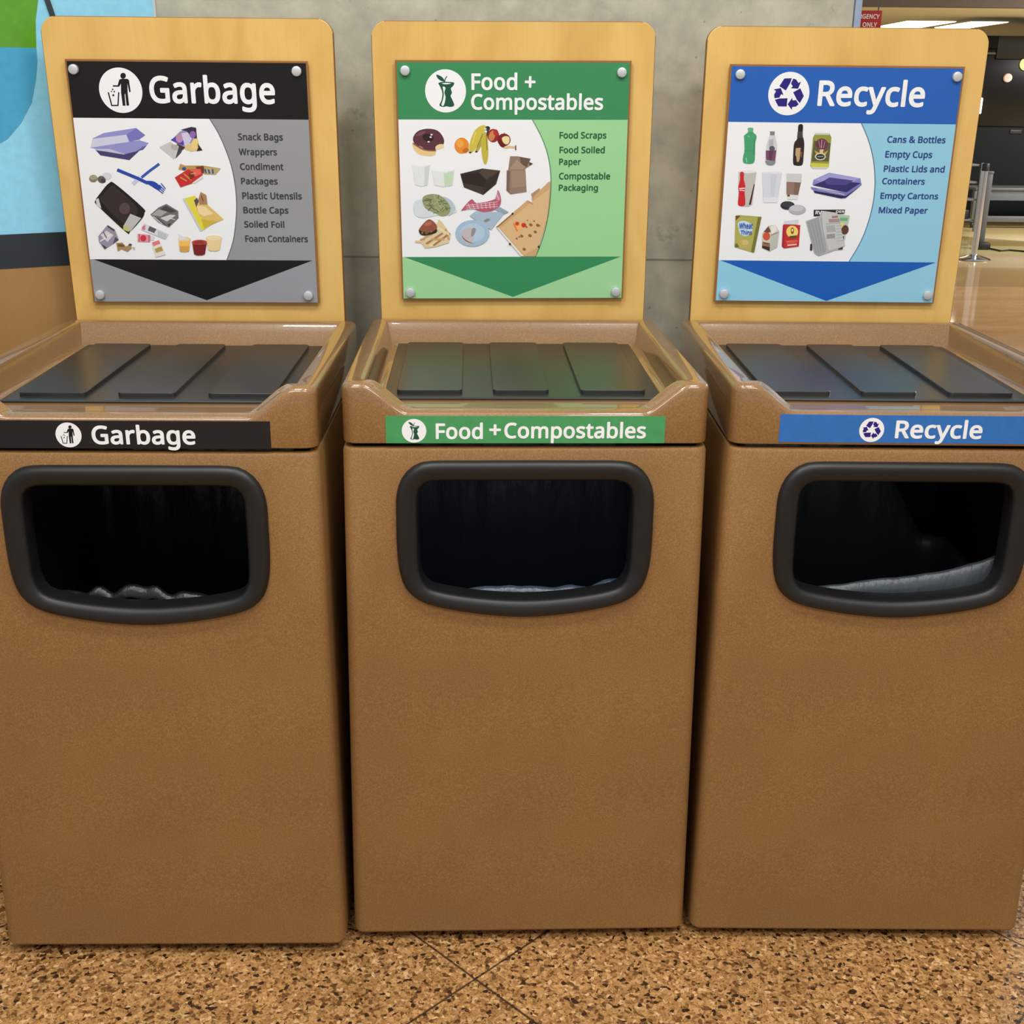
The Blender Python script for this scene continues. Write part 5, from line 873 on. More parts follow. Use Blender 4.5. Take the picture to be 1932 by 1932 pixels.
[226,228,236,-113.2,264.2,-113.8,263.6,-115.8,263,-119,262.6,-123.2,262.2,-128.1,261.9,-133.4,261.8,-138.7,261.8,-143.7,262,-148,262.3,-151.3,262.8,-153.4,263.3,-154.1,263.8,-153.5,264.4,-151.5,265,-148.3,265.4,-144.1,265.8,-139.1,266.1,-133.8,266.2,-128.5,266.2,-123.6,266,-119.3,265.7,-116,265.3,-113.9,264.7],
[226,228,236,-147.7,215,-117.7,215.2,-118.3,204,-146.3,203.8],
[204,208,222,-136.7,261.1,-123.5,261.2,-126,216,-132.6,215.9],
[224,224,222,-103.7,263,-72.5,262.5,-77.6,210.8,-97.4,210.6],
[146,118,106,-102.5,246.4,-72.7,245,-76,219.6,-100.4,221],
[206,206,204,-104,262.2,-72.7,261.7,-72,245.8,-101.7,247.5],
[90,70,60,-92.7,218.6,-92.8,218,-93,217.5,-93.4,217,-94,216.7,-94.7,216.5,-95.5,216.4,-96.3,216.4,-97,216.7,-97.6,217,-98.2,217.5,-98.5,218,-98.7,218.6,-98.6,219.2,-98.4,219.7,-97.9,220.2,-97.4,220.5,-96.7,220.8,-95.9,220.8,-95.1,220.8,-94.4,220.5,-93.7,220.2,-93.2,219.7,-92.9,219.2],
[126,100,90,-85.9,245.4,-72.7,244.7,-76,219.6,-85.1,220],
[44,46,50,-81.1,198.7,-81.3,196.5,-82.6,194.4,-84.8,192.5,-87.8,191.1,-91.3,190.2,-95.1,189.9,-99,190.2,-102.7,191,-105.9,192.4,-108.4,194.2,-110.1,196.2,-110.8,198.5,-110.5,200.7,-109.2,202.8,-107,204.6,-104.1,206,-100.6,206.9,-96.8,207.2,-92.9,207,-89.2,206.1,-86,204.8,-83.5,203,-81.8,200.9],
[58,60,64,-85.4,201.4,-85.7,199.9,-86.8,198.5,-88.5,197.3,-90.9,196.4,-93.7,195.8,-96.8,195.5,-99.9,195.7,-102.8,196.3,-105.4,197.2,-107.4,198.3,-108.7,199.7,-109.2,201.2,-109,202.7,-107.9,204.1,-106.1,205.3,-103.8,206.3,-101,206.9,-97.9,207.1,-94.8,206.9,-91.9,206.3,-89.3,205.5,-87.3,204.3,-86,202.9],
[176,178,182,-57.2,190.4,-57.6,187.8,-59.1,185.4,-61.8,183.3,-65.3,181.7,-69.5,180.6,-74.1,180.3,-78.8,180.6,-83.2,181.5,-87.1,183.1,-90.1,185.1,-92.1,187.5,-93,190.1,-92.6,192.7,-91.1,195.1,-88.4,197.2,-84.9,198.8,-80.7,199.8,-76.1,200.2,-71.4,199.9,-67,198.9,-63.2,197.4,-60.1,195.3,-58.1,193],
[196,198,201,-62.5,193.2,-62.8,191.6,-64.1,190,-66.2,188.7,-69,187.6,-72.4,186.9,-76.1,186.7,-79.8,186.9,-83.3,187.5,-86.3,188.5,-88.7,189.8,-90.3,191.3,-90.9,193,-90.6,194.7,-89.3,196.2,-87.2,197.6,-84.4,198.6,-81,199.3,-77.3,199.5,-73.6,199.4,-70.1,198.7,-67.1,197.7,-64.7,196.4,-63.1,194.9],
[136,136,198,-48.5,241.3,-47,250.8,-16.5,265,48.7,254.7,51.5,245.3,25,224.4],
[160,160,214,-45.3,250,-15.6,264.5,47.9,254.7,19.9,240.2],
[50,46,108,-47.5,239.7,-20.7,251,50.6,245.3,23.2,225.9],
[74,70,136,-25.5,249.4,-14.7,255.8,35.3,249.9,19.9,240.2,-19.7,241.5],
[120,120,186,-52.1,236.5,21.6,225.1,52.3,245.3,52.7,241.3,23.9,219.6,-48.3,230.9],
[40,34,92,-45.6,229.4,22.3,218.8,51.3,239.7,22.7,214.8,12.9,213.9,-42.7,224.6],
[200,200,230,-37.3,232.1,18.9,221.2,19.1,222.5,-37.2,233.3],
[156,156,74,-202.3,176.8,-196.3,178,-147.9,175.2,-158.2,101.1,-199.3,112.6],
[120,118,52,-155.4,174.5,-147.9,174.8,-157.4,101.4,-164.2,103],
[176,172,88,-202,176.8,-155.4,174.5,-164.2,103,-199.1,112.6],
[120,70,40,-202.3,176.8,-192,176.9,-201.1,166.3],
[200,220,240,-195.9,163.1,-193.8,164.8,-190.5,166,-186.7,166.6,-182.9,166.5,-178.7,165.4,-173.9,163.5,-169.5,161.1,-166.4,158.5,-164.8,155.5,-164.2,152.1,-164.5,148.7,-165.3,145.5,-166.9,142.5,-169.4,139.6,-172.3,137.1,-175.3,135.7,-178.7,135.3,-182.4,135.8,-186,137,-188.9,138.8,-190.9,141.4,-192.3,144.8,-193.3,148.4,-194.1,151.8,-195.2,154.9,-196.1,158.1,-196.6,160.9],
[190,170,100,-194,119.2,-193.5,122,-191.2,125.1,-188,127.6,-184.8,129.1,-181,129.1,-176.6,128.1,-172.3,126.4,-169.3,124.3,-167.8,121.3,-167.1,117.6,-167.3,113.9,-168.2,111.2,-170.2,109.5,-173,108.4,-176.4,108.1,-179.7,108.6,-183.6,110.4,-188.1,113.1,-192,116.3],
[206,186,120,-170.9,122.6,-171,121.1,-171.5,119.7,-172.5,118.5,-173.8,117.5,-175.3,116.9,-177.1,116.7,-178.8,116.9,-180.5,117.5,-181.9,118.4,-183.1,119.6,-183.9,121,-184.2,122.5,-184.1,124.1,-183.6,125.5,-182.6,126.7,-181.3,127.7,-179.7,128.3,-178,128.5,-176.3,128.3,-174.6,127.7,-173.2,126.8,-172,125.6,-171.2,124.2],
[110,112,50,-199.7,117.5,-194.9,120.8,-189.3,112.7,-198.4,111.8],
[206,200,186,-143.4,142.4,-132.2,157.2,-117.4,158.9,-108.7,146,-109.9,113.3,-125,104.6,-141.8,111.4],
[190,190,180,-125.6,139.3,-108.7,146,-109.9,113.3,-124.5,105],
[110,74,56,-141,144.1,-132.2,156.3,-126.2,145.8,-129.3,142.6],
[206,84,54,-126.8,135.2,-126.8,133,-127.4,131,-128.5,129.2,-129.9,127.9,-131.7,127,-133.7,126.7,-135.7,127,-137.6,127.8,-139.3,129.1,-140.7,130.9,-141.6,132.9,-142.1,135.1,-142,137.3,-141.4,139.4,-140.4,141.1,-138.9,142.5,-137.1,143.3,-135.2,143.6,-133.2,143.4,-131.2,142.5,-129.5,141.2,-128.2,139.5,-127.2,137.4],
[232,228,220,-127.9,155.6,-117.4,158.6,-113.1,147.6,-124,139.3],
[52,42,38,-141.9,116.3,-125.3,113.2,-125,104.9,-141.9,111.7],
[150,110,80,-141.8,124.5,-125.7,121.4,-125.3,113.2,-141.9,116.3],
[90,80,70,-125.5,137.1,-110.6,143.1,-111,144.1,-125.9,138.1],
[60,54,50,-139.4,120.7,-128.6,119,-128.5,120.3,-139.3,121.9],
[196,44,48,-101.7,159.8,-65.9,159.3,-64.9,115.3,-95.5,110.9,-100.5,115],
[166,36,60,-102.1,158.2,-98.1,156.6,-96,111.4,-100.5,115],
[214,214,220,-100.6,160.6,-99.9,167.1,-70.4,170.6,-71.8,160.1],
[238,214,110,-69.2,145.5,-69.3,142.3,-70.3,139.3,-72,136.7,-74.3,134.7,-77.2,133.4,-80.3,133,-83.6,133.4,-86.7,134.6,-89.4,136.6,-91.6,139.1,-93.1,142.1,-93.9,145.3,-93.7,148.5,-92.8,151.5,-91.1,154,-88.7,156,-85.9,157.3,-82.7,157.7,-79.5,157.3,-76.4,156.1,-73.7,154.2,-71.5,151.6,-70,148.7],
[150,60,40,-82.1,154.3,-81,153.9,-79.7,152.7,-78.6,151.1,-77.9,149.5,-77.8,147.5,-78.1,145.1,-78.6,142.9,-79.1,141.3,-79.8,140.5,-80.7,140.3,-81.6,140.5,-82.5,141.3,-83.4,142.8,-84.3,145,-85,147.4,-85.3,149.4,-84.9,151.1,-84.1,152.7,-83.1,153.8],
[236,200,160,-79.2,148.6,-79.2,147.9,-79.4,147.2,-79.7,146.6,-80.1,146.1,-80.6,145.8,-81.2,145.7,-81.9,145.8,-82.4,146.1,-83,146.5,-83.4,147.1,-83.7,147.8,-83.8,148.6,-83.8,149.4,-83.7,150.1,-83.4,150.7,-82.9,151.1,-82.4,151.4,-81.8,151.5,-81.2,151.5,-80.6,151.2,-80.1,150.7,-79.6,150.1,-79.3,149.4],
[96,74,48,-87,136.4,-71.3,138.1,-73.2,131.6,-84.9,131.5],
[228,110,84,-92.3,123.4,-68.4,125.3,-68.9,128.2,-92.8,126.3],
[240,205,195,-89,116.2,-69.4,118.1,-69.9,120.7,-89.5,118.8],
[228,120,84,-90.8,121,-69.4,122.5,-69.6,123.8,-91,122.3],
[28,28,30,-40.8,190.5,23.7,191.5,23.7,183.5,-39.5,177.3],
[184,196,180,4.7,183.3,35,179.5,27.7,109.4,1.1,107.6],
[112,176,120,15.5,175.3,32.2,174.6,30.4,168.2,15.4,168.9],
[96,56,44,35.7,148.5,35,146.1,33.9,144,32.4,142.3,30.6,141.2,28.7,140.7,26.7,140.9,24.8,141.7,23.2,143,21.9,144.9,21,147.2,20.6,149.6,20.8,152.1,21.4,154.5,22.6,156.6,24.1,158.3,25.8,159.4,27.8,159.9,29.8,159.7,31.6,158.9,33.3,157.6,34.6,155.7,35.4,153.4,35.8,151],
[226,210,110,16.6,164.8,25,164.9,21,155.1],
[50,48,46,-41.2,120.4,-38,122,-35.7,107.3,-40.7,107.3],
[60,50,48,21.3,137.2,28,137.3,27.6,110.2,17.7,109.4],
[178,180,180,-55.1,167.5,-27.9,177.4,-24.1,188.7,7.8,184.9,31.8,117.7,6.3,106,-21.1,95.9,-30.9,101.6],
[160,163,163,-53.3,165.9,-29.4,175.8,-19,140.2,-6.9,104.2,-21.2,96.7,-31,102.4],
[196,197,196,-23.3,188.7,7.8,184.9,31.7,118.5,-0.5,107.6,-18.7,153.2],
[140,143,143,-50.5,166,-27.2,102.1,-26.2,102.3,-49.6,166.3],
[140,143,143,-44.1,168,-22.3,103.4,-21.4,103.7,-43.1,168.3],
[140,143,143,-37.6,170,-17.4,104.8,-16.5,105,-36.7,170.2],
[140,143,143,-31.2,172,-12.6,106.2,-11.6,106.3,-30.2,172.2],
[140,143,143,-24.7,174,-7.7,107.5,-6.7,107.7,-23.8,174.2],
[168,120,118,-2.3,178.4,10.1,179.3,11.4,175.3,-0.9,173.6],
[168,142,140,-8.2,171.9,14.1,172.9,15.6,166.4,-6.6,164.6],
[172,172,170,-12.6,158.1,5.5,159.9,9.4,146.9,-8.7,145.1],
[96,98,98,-8.8,138.8,8.3,140.7,8.1,141.8,-9,140],
[96,98,98,-8.5,136.5,8.5,138.4,8.3,139.5,-8.8,137.7],
[96,98,98,-8.3,134.3,8.8,136.1,8.6,137.2,-8.5,135.4],
[96,98,98,-8,132,9,133.8,8.8,134.9,-8.3,133.1],
[160,162,162,9.8,157.8,20,159.3,19.8,160.1,9.6,158.7],
[160,162,162,10.4,151.7,21.7,153.1,21.5,153.9,10.2,152.5],
[160,162,162,11.1,145.5,23.4,147,23.2,147.8,10.9,146.3],
[160,162,162,11.8,139.3,25,140.8,24.9,141.6,11.6,140.1],
[160,162,162,12.4,133.1,26.7,134.6,26.5,135.4,12.3,133.9],
[160,162,162,13.1,126.9,28.4,128.4,28.2,129.2,12.9,127.7],
[150,152,152,-13.1,161.7,16.9,164.4,16.8,165.2,-13.3,162.5]],
}
SIGN_TEXTS = {
 'L': [('t', 'Garbage', -76.3, 167.9, 392.8, 49.6), ('l', 'Snack Bags', 89.5, 178.2, 323.8, 12.9), ('l', 'Wrappers', 89.1, 164.8, 295.4, 12.7), ('l', 'Condiment', 89.5, 176.0, 267.0, 12.8), ('l', 'Packages', 89.5, 162.5, 239.0, 12.6), ('l', 'Plastic Utensils', 89.8, 209.4, 209.9, 13.3), ('l', 'Bottle Caps', 89.9, 180.8, 181.8, 12.8), ('l', 'Soiled Foil', 89.6, 170.9, 153.5, 12.6), ('l', 'Foam Containers', 89.7, 217.1, 124.6, 13.0)],
 'C': [('t', 'Food +', -83.8, 43.6, 416.8, 30.7), ('t', 'Compostables', -84.9, 180.0, 379.3, 29.6), ('l', 'Food Scraps', 93.3, 188.4, 324.2, 12.6), ('l', 'Food Soiled', 93.8, 186.1, 295.6, 12.7), ('l', 'Paper', 93.6, 137.9, 272.5, 12.5), ('l', 'Compostable', 93.6, 198.8, 244.0, 13.0), ('l', 'Packaging', 93.7, 174.3, 221.2, 12.4)],
 'R': [('t', 'Recycle', -54.1, 161.0, 395.0, 48.2), ('l', 'Cans & Bottles', 95.3, 214.2, 325.3, 12.8), ('l', 'Empty Cups', 94.8, 190.8, 296.2, 12.9), ('l', 'Plastic Lids and', 95.1, 220.0, 267.9, 12.7), ('l', 'Containers', 94.7, 182.5, 243.4, 12.5), ('l', 'Empty Cartons', 94.5, 214.1, 214.3, 12.2), ('l', 'Mixed Paper', 94.5, 196.1, 185.1, 12.6), ('n', 'Wheat', -193.2, -165.0, 151.0, 11.3), ('n', 'Thins', -189.2, -165.9, 138.8, 8.9), ('m', 'RV', -36.9, -24.2, 181.4, 7.2), ('m', 'DER', 5.3, 22.7, 184.9, 4.8)],
}
EMBLEM_AT = {'L': (-132.1, 415.2, 41.9), 'C': (-135.4, 414.3, 40.7), 'R': (-113.2, 417.2, 41.3)}
EMBLEMS = {
 'L': [[16,16,18,0.309,0.643,0.301,0.609,0.284,0.578,0.261,0.55,0.232,0.529,0.199,0.516,0.165,0.511,0.132,0.515,0.102,0.528,0.078,0.548,0.061,0.575,0.051,0.607,0.051,0.64,0.059,0.674,0.076,0.706,0.099,0.733,0.128,0.754,0.161,0.767,0.195,0.772,0.228,0.768,0.257,0.755,0.282,0.735,0.299,0.708,0.308,0.677],
[16,16,18,-0.014,0.473,0.089,0.51,0.355,0.513,0.432,0.456,0.459,-0.053,0.387,-0.083,0.346,0.302,0.312,-0.135,0.322,-0.663,0.197,-0.679,0.195,-0.159,0.165,-0.159,0.151,-0.68,0.021,-0.681,0.004,-0.102,0.042,0.299,-0.05,0.16,-0.347,0.157,-0.34,0.222,-0.119,0.225],
[16,16,18,-0.616,-0.095,-0.518,-0.694,-0.457,-0.678,-0.555,-0.079],
[16,16,18,-0.509,-0.702,-0.187,-0.698,-0.18,-0.639,-0.502,-0.643],
[16,16,18,-0.171,-0.685,-0.07,-0.083,-0.13,-0.08,-0.232,-0.683],
[16,16,18,-0.363,0.084,-0.323,0.04,-0.374,-0.004,-0.414,0.039],
[16,16,18,-0.428,-0.012,-0.394,-0.048,-0.437,-0.085,-0.47,-0.049],
[16,16,18,-0.298,-0.011,-0.258,-0.054,-0.309,-0.098,-0.349,-0.055],
[16,16,18,-0.361,-0.157,-0.307,-0.215,-0.375,-0.275,-0.429,-0.217]],
 'C': [[24,84,58,-0.439,0.746,-0.41,0.751,-0.362,0.742,-0.306,0.723,-0.256,0.702,-0.213,0.678,-0.17,0.649,-0.131,0.616,-0.099,0.583,-0.074,0.543,-0.052,0.499,-0.041,0.459,-0.047,0.434,-0.075,0.428,-0.122,0.436,-0.175,0.452,-0.222,0.471,-0.263,0.493,-0.303,0.519,-0.34,0.549,-0.371,0.583,-0.399,0.625,-0.426,0.674,-0.441,0.719],
[24,84,58,-0.018,0.404,0.022,0.574,-0.025,0.583,-0.065,0.412],
[24,84,58,0.008,0.546,0.104,0.668,0.066,0.694,-0.03,0.572],
[24,84,58,-0.344,0.359,-0.317,0.382,-0.271,0.398,-0.211,0.41,-0.143,0.419,-0.061,0.424,0.036,0.425,0.133,0.423,0.217,0.419,0.288,0.414,0.352,0.407,0.402,0.395,0.432,0.374,0.432,0.34,0.409,0.295,0.377,0.248,0.349,0.21,0.323,0.184,0.295,0.167,0.272,0.148,0.259,0.12,0.265,0.078,0.284,0.026,0.303,-0.027,0.311,-0.075,0.299,-0.115,0.276,-0.151,0.253,-0.186,0.244,-0.226,0.255,-0.269,0.277,-0.314,0.304,-0.362,0.329,-0.414,0.356,-0.476,0.388,-0.546,0.411,-0.612,0.413,-0.664,0.387,-0.697,0.342,-0.719,0.287,-0.732,0.234,-0.739,0.185,-0.738,0.133,-0.727,0.081,-0.715,0.033,-0.709,-0.009,-0.715,-0.049,-0.727,-0.087,-0.738,-0.129,-0.739,-0.18,-0.732,-0.237,-0.719,-0.287,-0.697,-0.312,-0.664,-0.304,-0.615,-0.271,-0.555,-0.231,-0.487,-0.202,-0.414,-0.184,-0.334,-0.168,-0.247,-0.16,-0.158,-0.162,-0.075,-0.179,0.003,-0.208,0.079,-0.24,0.149,-0.268,0.21,-0.295,0.259,-0.325,0.299,-0.345,0.331],
[235,240,240,-0.132,0.195,-0.108,0.213,-0.068,0.206,-0.028,0.182,-0.005,0.15,-0.008,0.106,-0.027,0.049,-0.048,-0.015,-0.058,-0.075,-0.049,-0.128,-0.03,-0.179,-0.012,-0.235,-0.006,-0.301,-0.018,-0.391,-0.04,-0.497,-0.067,-0.596,-0.095,-0.664,-0.127,-0.692,-0.166,-0.696,-0.199,-0.679,-0.215,-0.648,-0.207,-0.598,-0.182,-0.528,-0.152,-0.45,-0.129,-0.376,-0.114,-0.311,-0.102,-0.247,-0.093,-0.181,-0.091,-0.113,-0.099,-0.031,-0.117,0.06,-0.132,0.142],
[235,240,240,-0.185,0.344,-0.16,0.353,-0.101,0.363,-0.028,0.371,0.04,0.374,0.11,0.373,0.189,0.368,0.253,0.36,0.279,0.352,0.253,0.34,0.188,0.326,0.109,0.313,0.039,0.307,-0.029,0.311,-0.102,0.321,-0.161,0.334]],
 'R': [[40,28,125,-0.491,0.337,-0.283,0.694,0.084,0.712,0.025,0.493,-0.159,0.143],
[40,28,125,0.158,0.697,0.308,0.646,0.419,0.496,0.541,0.557,0.429,0.231,0.073,0.251,0.161,0.335,0.059,0.478],
[40,28,125,0.537,0.256,0.742,-0.102,0.574,-0.429,0.414,-0.268,0.203,0.066],
[40,28,125,0.525,-0.486,0.406,-0.589,0.22,-0.611,0.212,-0.747,-0.014,-0.487,0.181,-0.188,0.21,-0.307,0.384,-0.29],
[40,28,125,-0.047,-0.593,-0.459,-0.592,-0.659,-0.283,-0.439,-0.224,-0.044,-0.209],
[40,28,125,-0.683,-0.212,-0.713,-0.057,-0.639,0.115,-0.753,0.19,-0.415,0.256,-0.254,-0.063,-0.371,-0.028,-0.443,-0.188]],
}
SCREWS = {'L': [(-218.0, 453.2), (212.8, 453.4), (-217.6, 15.0), (212.4, 15.4)], 'C': [(-214.7, 452.3), (215.1, 450.1), (-216.2, 13.4), (218.0, 13.6)], 'R': [(-214.2, 452.8), (219.6, 452.8), (-214.9, 15.1), (217.9, 16.6)]}


# ------------------------------------------------------------------ setting
def structure(o):
    o['kind'] = 'structure'
    return o

bm = bmesh.new()
add_box(bm, -6, 16, -6, 20, -0.1, 0.0)
structure(link('floor', mesh_of('floor', bm, False), M_FLOOR))

bm = bmesh.new()
add_box(bm, -0.775, 0.679, 0.80, 1.55, 0.0, 3.6, 0.006)
structure(link('wall_back', mesh_of('wall_back', bm), M_CONCRETE))
structure(box('trim_1', 0.6795, 0.6935, 0.797, 1.55, 0.0, 3.6, M_GUARD, None, 0.002))

# mural wall running from the column towards the camera's left; s runs along it, z up
WC = Vector((-0.7765, 0.80, 0))
WD = Vector((-0.853, -0.522, 0))
WN = Vector((0.522, -0.853, 0))
def wall_pt(s, z, out=0.0):
    p = WC + WD * s + WN * out
    return (p.x, p.y, z)
def wall_slab(bm, s0, s1, z0, z1, o0, o1, mi=0):
    vs = [bm.verts.new(wall_pt(s, z, o)) for o in (o0, o1) for s, z in ((s0, z0), (s1, z0), (s1, z1), (s0, z1))]
    for f in ((0, 1, 2, 3), (4, 5, 6, 7), (0, 1, 5, 4), (1, 2, 6, 5), (2, 3, 7, 6), (3, 0, 4, 7)):
        bm.faces.new([vs[i] for i in f]).material_index = mi
def wall_poly(bm, pts, out, mi):
    a = [bm.verts.new(wall_pt(s, z, out)) for s, z in pts]
    b = [bm.verts.new(wall_pt(s, z, 0.0)) for s, z in pts]
    bm.faces.new(a).material_index = mi
    for i in range(len(a)):
        j = (i + 1) % len(a)
        bm.faces.new((a[i], a[j], b[j], b[i])).material_index = mi
bm = bmesh.new()
wall_slab(bm, 0.002, 2.2, 0.0, 3.4, -0.12, 0.0, 0)
ARC = [(0.222, 1.75), (0.230, 1.683), (0.239, 1.645), (0.2435, 1.594)]
ARC2 = [(0.2435, 1.594), (0.2445, 1.570), (0.251, 1.536), (0.264, 1.492), (0.289, 1.452), (0.319, 1.421), (0.345, 1.407), (0.40, 1.384), (0.47, 1.375), (0.55, 1.385), (0.63, 1.42), (0.69, 1.48), (0.72, 1.56), (0.722, 1.594)]
wall_poly(bm, ARC2, 0.0012, 1)
wall_poly(bm, ARC[::-1] + [(0.31, 1.87), (0.47, 1.92), (0.64, 1.86), (0.71, 1.75), (0.722, 1.594)], 0.0012, 2)
mural = structure(link('wall_left', mesh_of('wall_left', bm, False), [M_MURAL, M_MURAL_BLUE, M_MURAL_GREEN]))
bm = bmesh.new()
wall_slab(bm, 0.003, 2.2, 1.164, 1.233, 0.0, 0.004)
structure(link('trim_2', mesh_of('trim_2', bm, False), M_BAND))
bm = bmesh.new()
wall_slab(bm, 0.003, 2.2, 0.0, 1.1638, 0.0, 0.003)
structure(link('wall_left_wainscot', mesh_of('wall_left_wainscot', bm, False), M_WAINSCOT, mural))
bm = bmesh.new()
vs = [bm.verts.new(wall_pt(s, z, o)) for o in (0.0, 0.006) for s, z in ((0.152, 1.42), (0.142, 1.42), (0.262, 1.90), (0.272, 1.90))]
for f in ((0, 1, 2, 3), (4, 5, 6, 7), (0, 1, 5, 4), (1, 2, 6, 5), (2, 3, 7, 6), (3, 0, 4, 7)):
    bm.faces.new([vs[i] for i in f])
structure(link('mural_strip', mesh_of('mural_strip', bm, False), M_BAND, mural))

# far hall: low ceiling, bulkhead, end wall
structure(box('ceiling', 1.5, 16, 13.0, 19.0, 2.5, 2.62, M_BEIGE, None, 0))
structure(box('trim_3', 1.5, 16, 12.9, 12.998, 2.5, 4.2, M_BROWN, None, 0))
structure(box('wall_far', 1.5, 16, 19.0, 19.15, 0.0, 2.5, M_BEIGE, None, 0))

# ------------------------------------------------------------------ bins
YAW = {'L': 0.0223, 'C': 0.0374, 'R': 0.0047}
POS = {'L': (-0.6364, -0.0495), 'C': (0.0, 0.0), 'R': (0.6371, 0.0124)}
Z_BOT, Z_BODY, Z_LID0, Z_LID = 0.02, 0.9665, 0.9735, 1.0767

def half_w(z):
    t = (z - Z_BOT) / (Z_LID - Z_BOT)
    return 0.312 * (1 - t) + 0.300 * t
def front_y(z):
    return -0.015 * (1 - (z - Z_BOT) / (Z_LID - Z_BOT))

FRAME_OUT = [(0.0, 0.9460), (0.080, 0.9458), (0.157, 0.9450), (0.1845, 0.9370), (0.2045, 0.9160), (0.2140, 0.8860), (0.2152, 0.8440), (0.2150, 0.7910), (0.2118, 0.7535), (0.2030, 0.7230), (0.1860, 0.7030), (0.1640, 0.6910), (0.1240, 0.6805), (0.0650, 0.6710), (0.0, 0.6665)]
FRAME_IN = [(0.0, 0.9112), (0.080, 0.9112), (0.1530, 0.9106), (0.1685, 0.9045), (0.1768, 0.8905), (0.1784, 0.8600), (0.1784, 0.7875), (0.1766, 0.7500), (0.1695, 0.7300), (0.1556, 0.7180), (0.1128, 0.7078), (0.0565, 0.7005), (0.0, 0.6976)]

def smooth_half(pts, n):
    """Resample a half outline (top centre to bottom centre) evenly, Catmull-Rom smoothed."""
    P = [Vector((-pts[1][0], pts[1][1]))] + [Vector(p) for p in pts] + [Vector((-pts[-2][0], pts[-2][1]))]
    dense = []
    for i in range(1, len(P) - 2):
        p0, p1, p2, p3 = P[i - 1], P[i], P[i + 1], P[i + 2]
        for k in range(10):
            t = k / 10
            dense.append(0.5 * ((2 * p1) + (p2 - p0) * t + (2 * p0 - 5 * p1 + 4 * p2 - p3) * t * t + (3 * p1 - p0 - 3 * p2 + p3) * t ** 3))
    dense.append(P[-2])
    cum = [0.0]
    for a, b in zip(dense, dense[1:]):
        cum.append(cum[-1] + (b - a).length)
    out, j = [], 0
    for k in range(n + 1):
        s = cum[-1] * k / n
        while j < len(cum) - 2 and cum[j + 1] < s:
            j += 1
        f = (s - cum[j]) / max(cum[j + 1] - cum[j], 1e-9)
        out.append(dense[j].lerp(dense[j + 1], f))
    return out

def full_outline(pts, n=44):
    h = smooth_half(pts, n)
    return [(p.x, p.y) for p in h] + [(-p.x, p.y) for p in h[-2:0:-1]]
OUT_O, OUT_I = full_outline(FRAME_OUT), full_outline(FRAME_IN)

def body_mesh():
    bm = bmesh.new()
    def ring(z, d, r=0.020):
        hw = half_w(z)
        return [(x, y, z) for x, y in rrect(hw, front_y(z), 0.645, r, d, 6, 1, 1)]
    zs = [(Z_BOT, 0.006), (Z_BOT + 0.0018, 0.0025), (Z_BOT + 0.006, 0.0), (0.35, 0.0), (0.65, 0.0), (Z_BODY - 0.006, 0.0), (Z_BODY - 0.0018, 0.0018), (Z_BODY, 0.006),
          (Z_BODY, 0.016), (Z_BODY - 0.01, 0.017), (0.03, 0.017)]
    loft(bm, [ring(z, d) for z, d in zs])
    body = link('shell', mesh_of('bin_body', bm, False))
    cb = bmesh.new()
    cut = [(x * 1.03, (z - 0.81) * 1.03 + 0.81) for x, z in OUT_I]
    loft(cb, [[(x, -0.05, z) for x, z in cut], [(x, 0.05, z) for x, z in cut]])
    cutter = link('cutter', mesh_of('cutter', cb, False))
    md = body.modifiers.new('hole', 'BOOLEAN')
    md.operation, md.solver, md.object = 'DIFFERENCE', 'EXACT', cutter
    dg = bpy.context.evaluated_depsgraph_get()
    me = bpy.data.meshes.new_from_object(body.evaluated_get(dg), depsgraph=dg)
    bpy.data.objects.remove(body)
    bpy.data.objects.remove(cutter)
    me.name = 'bin_body'
    for p in me.polygons:
        p.use_smooth = True
    me.set_sharp_from_angle(angle=math.radians(30))
    return me

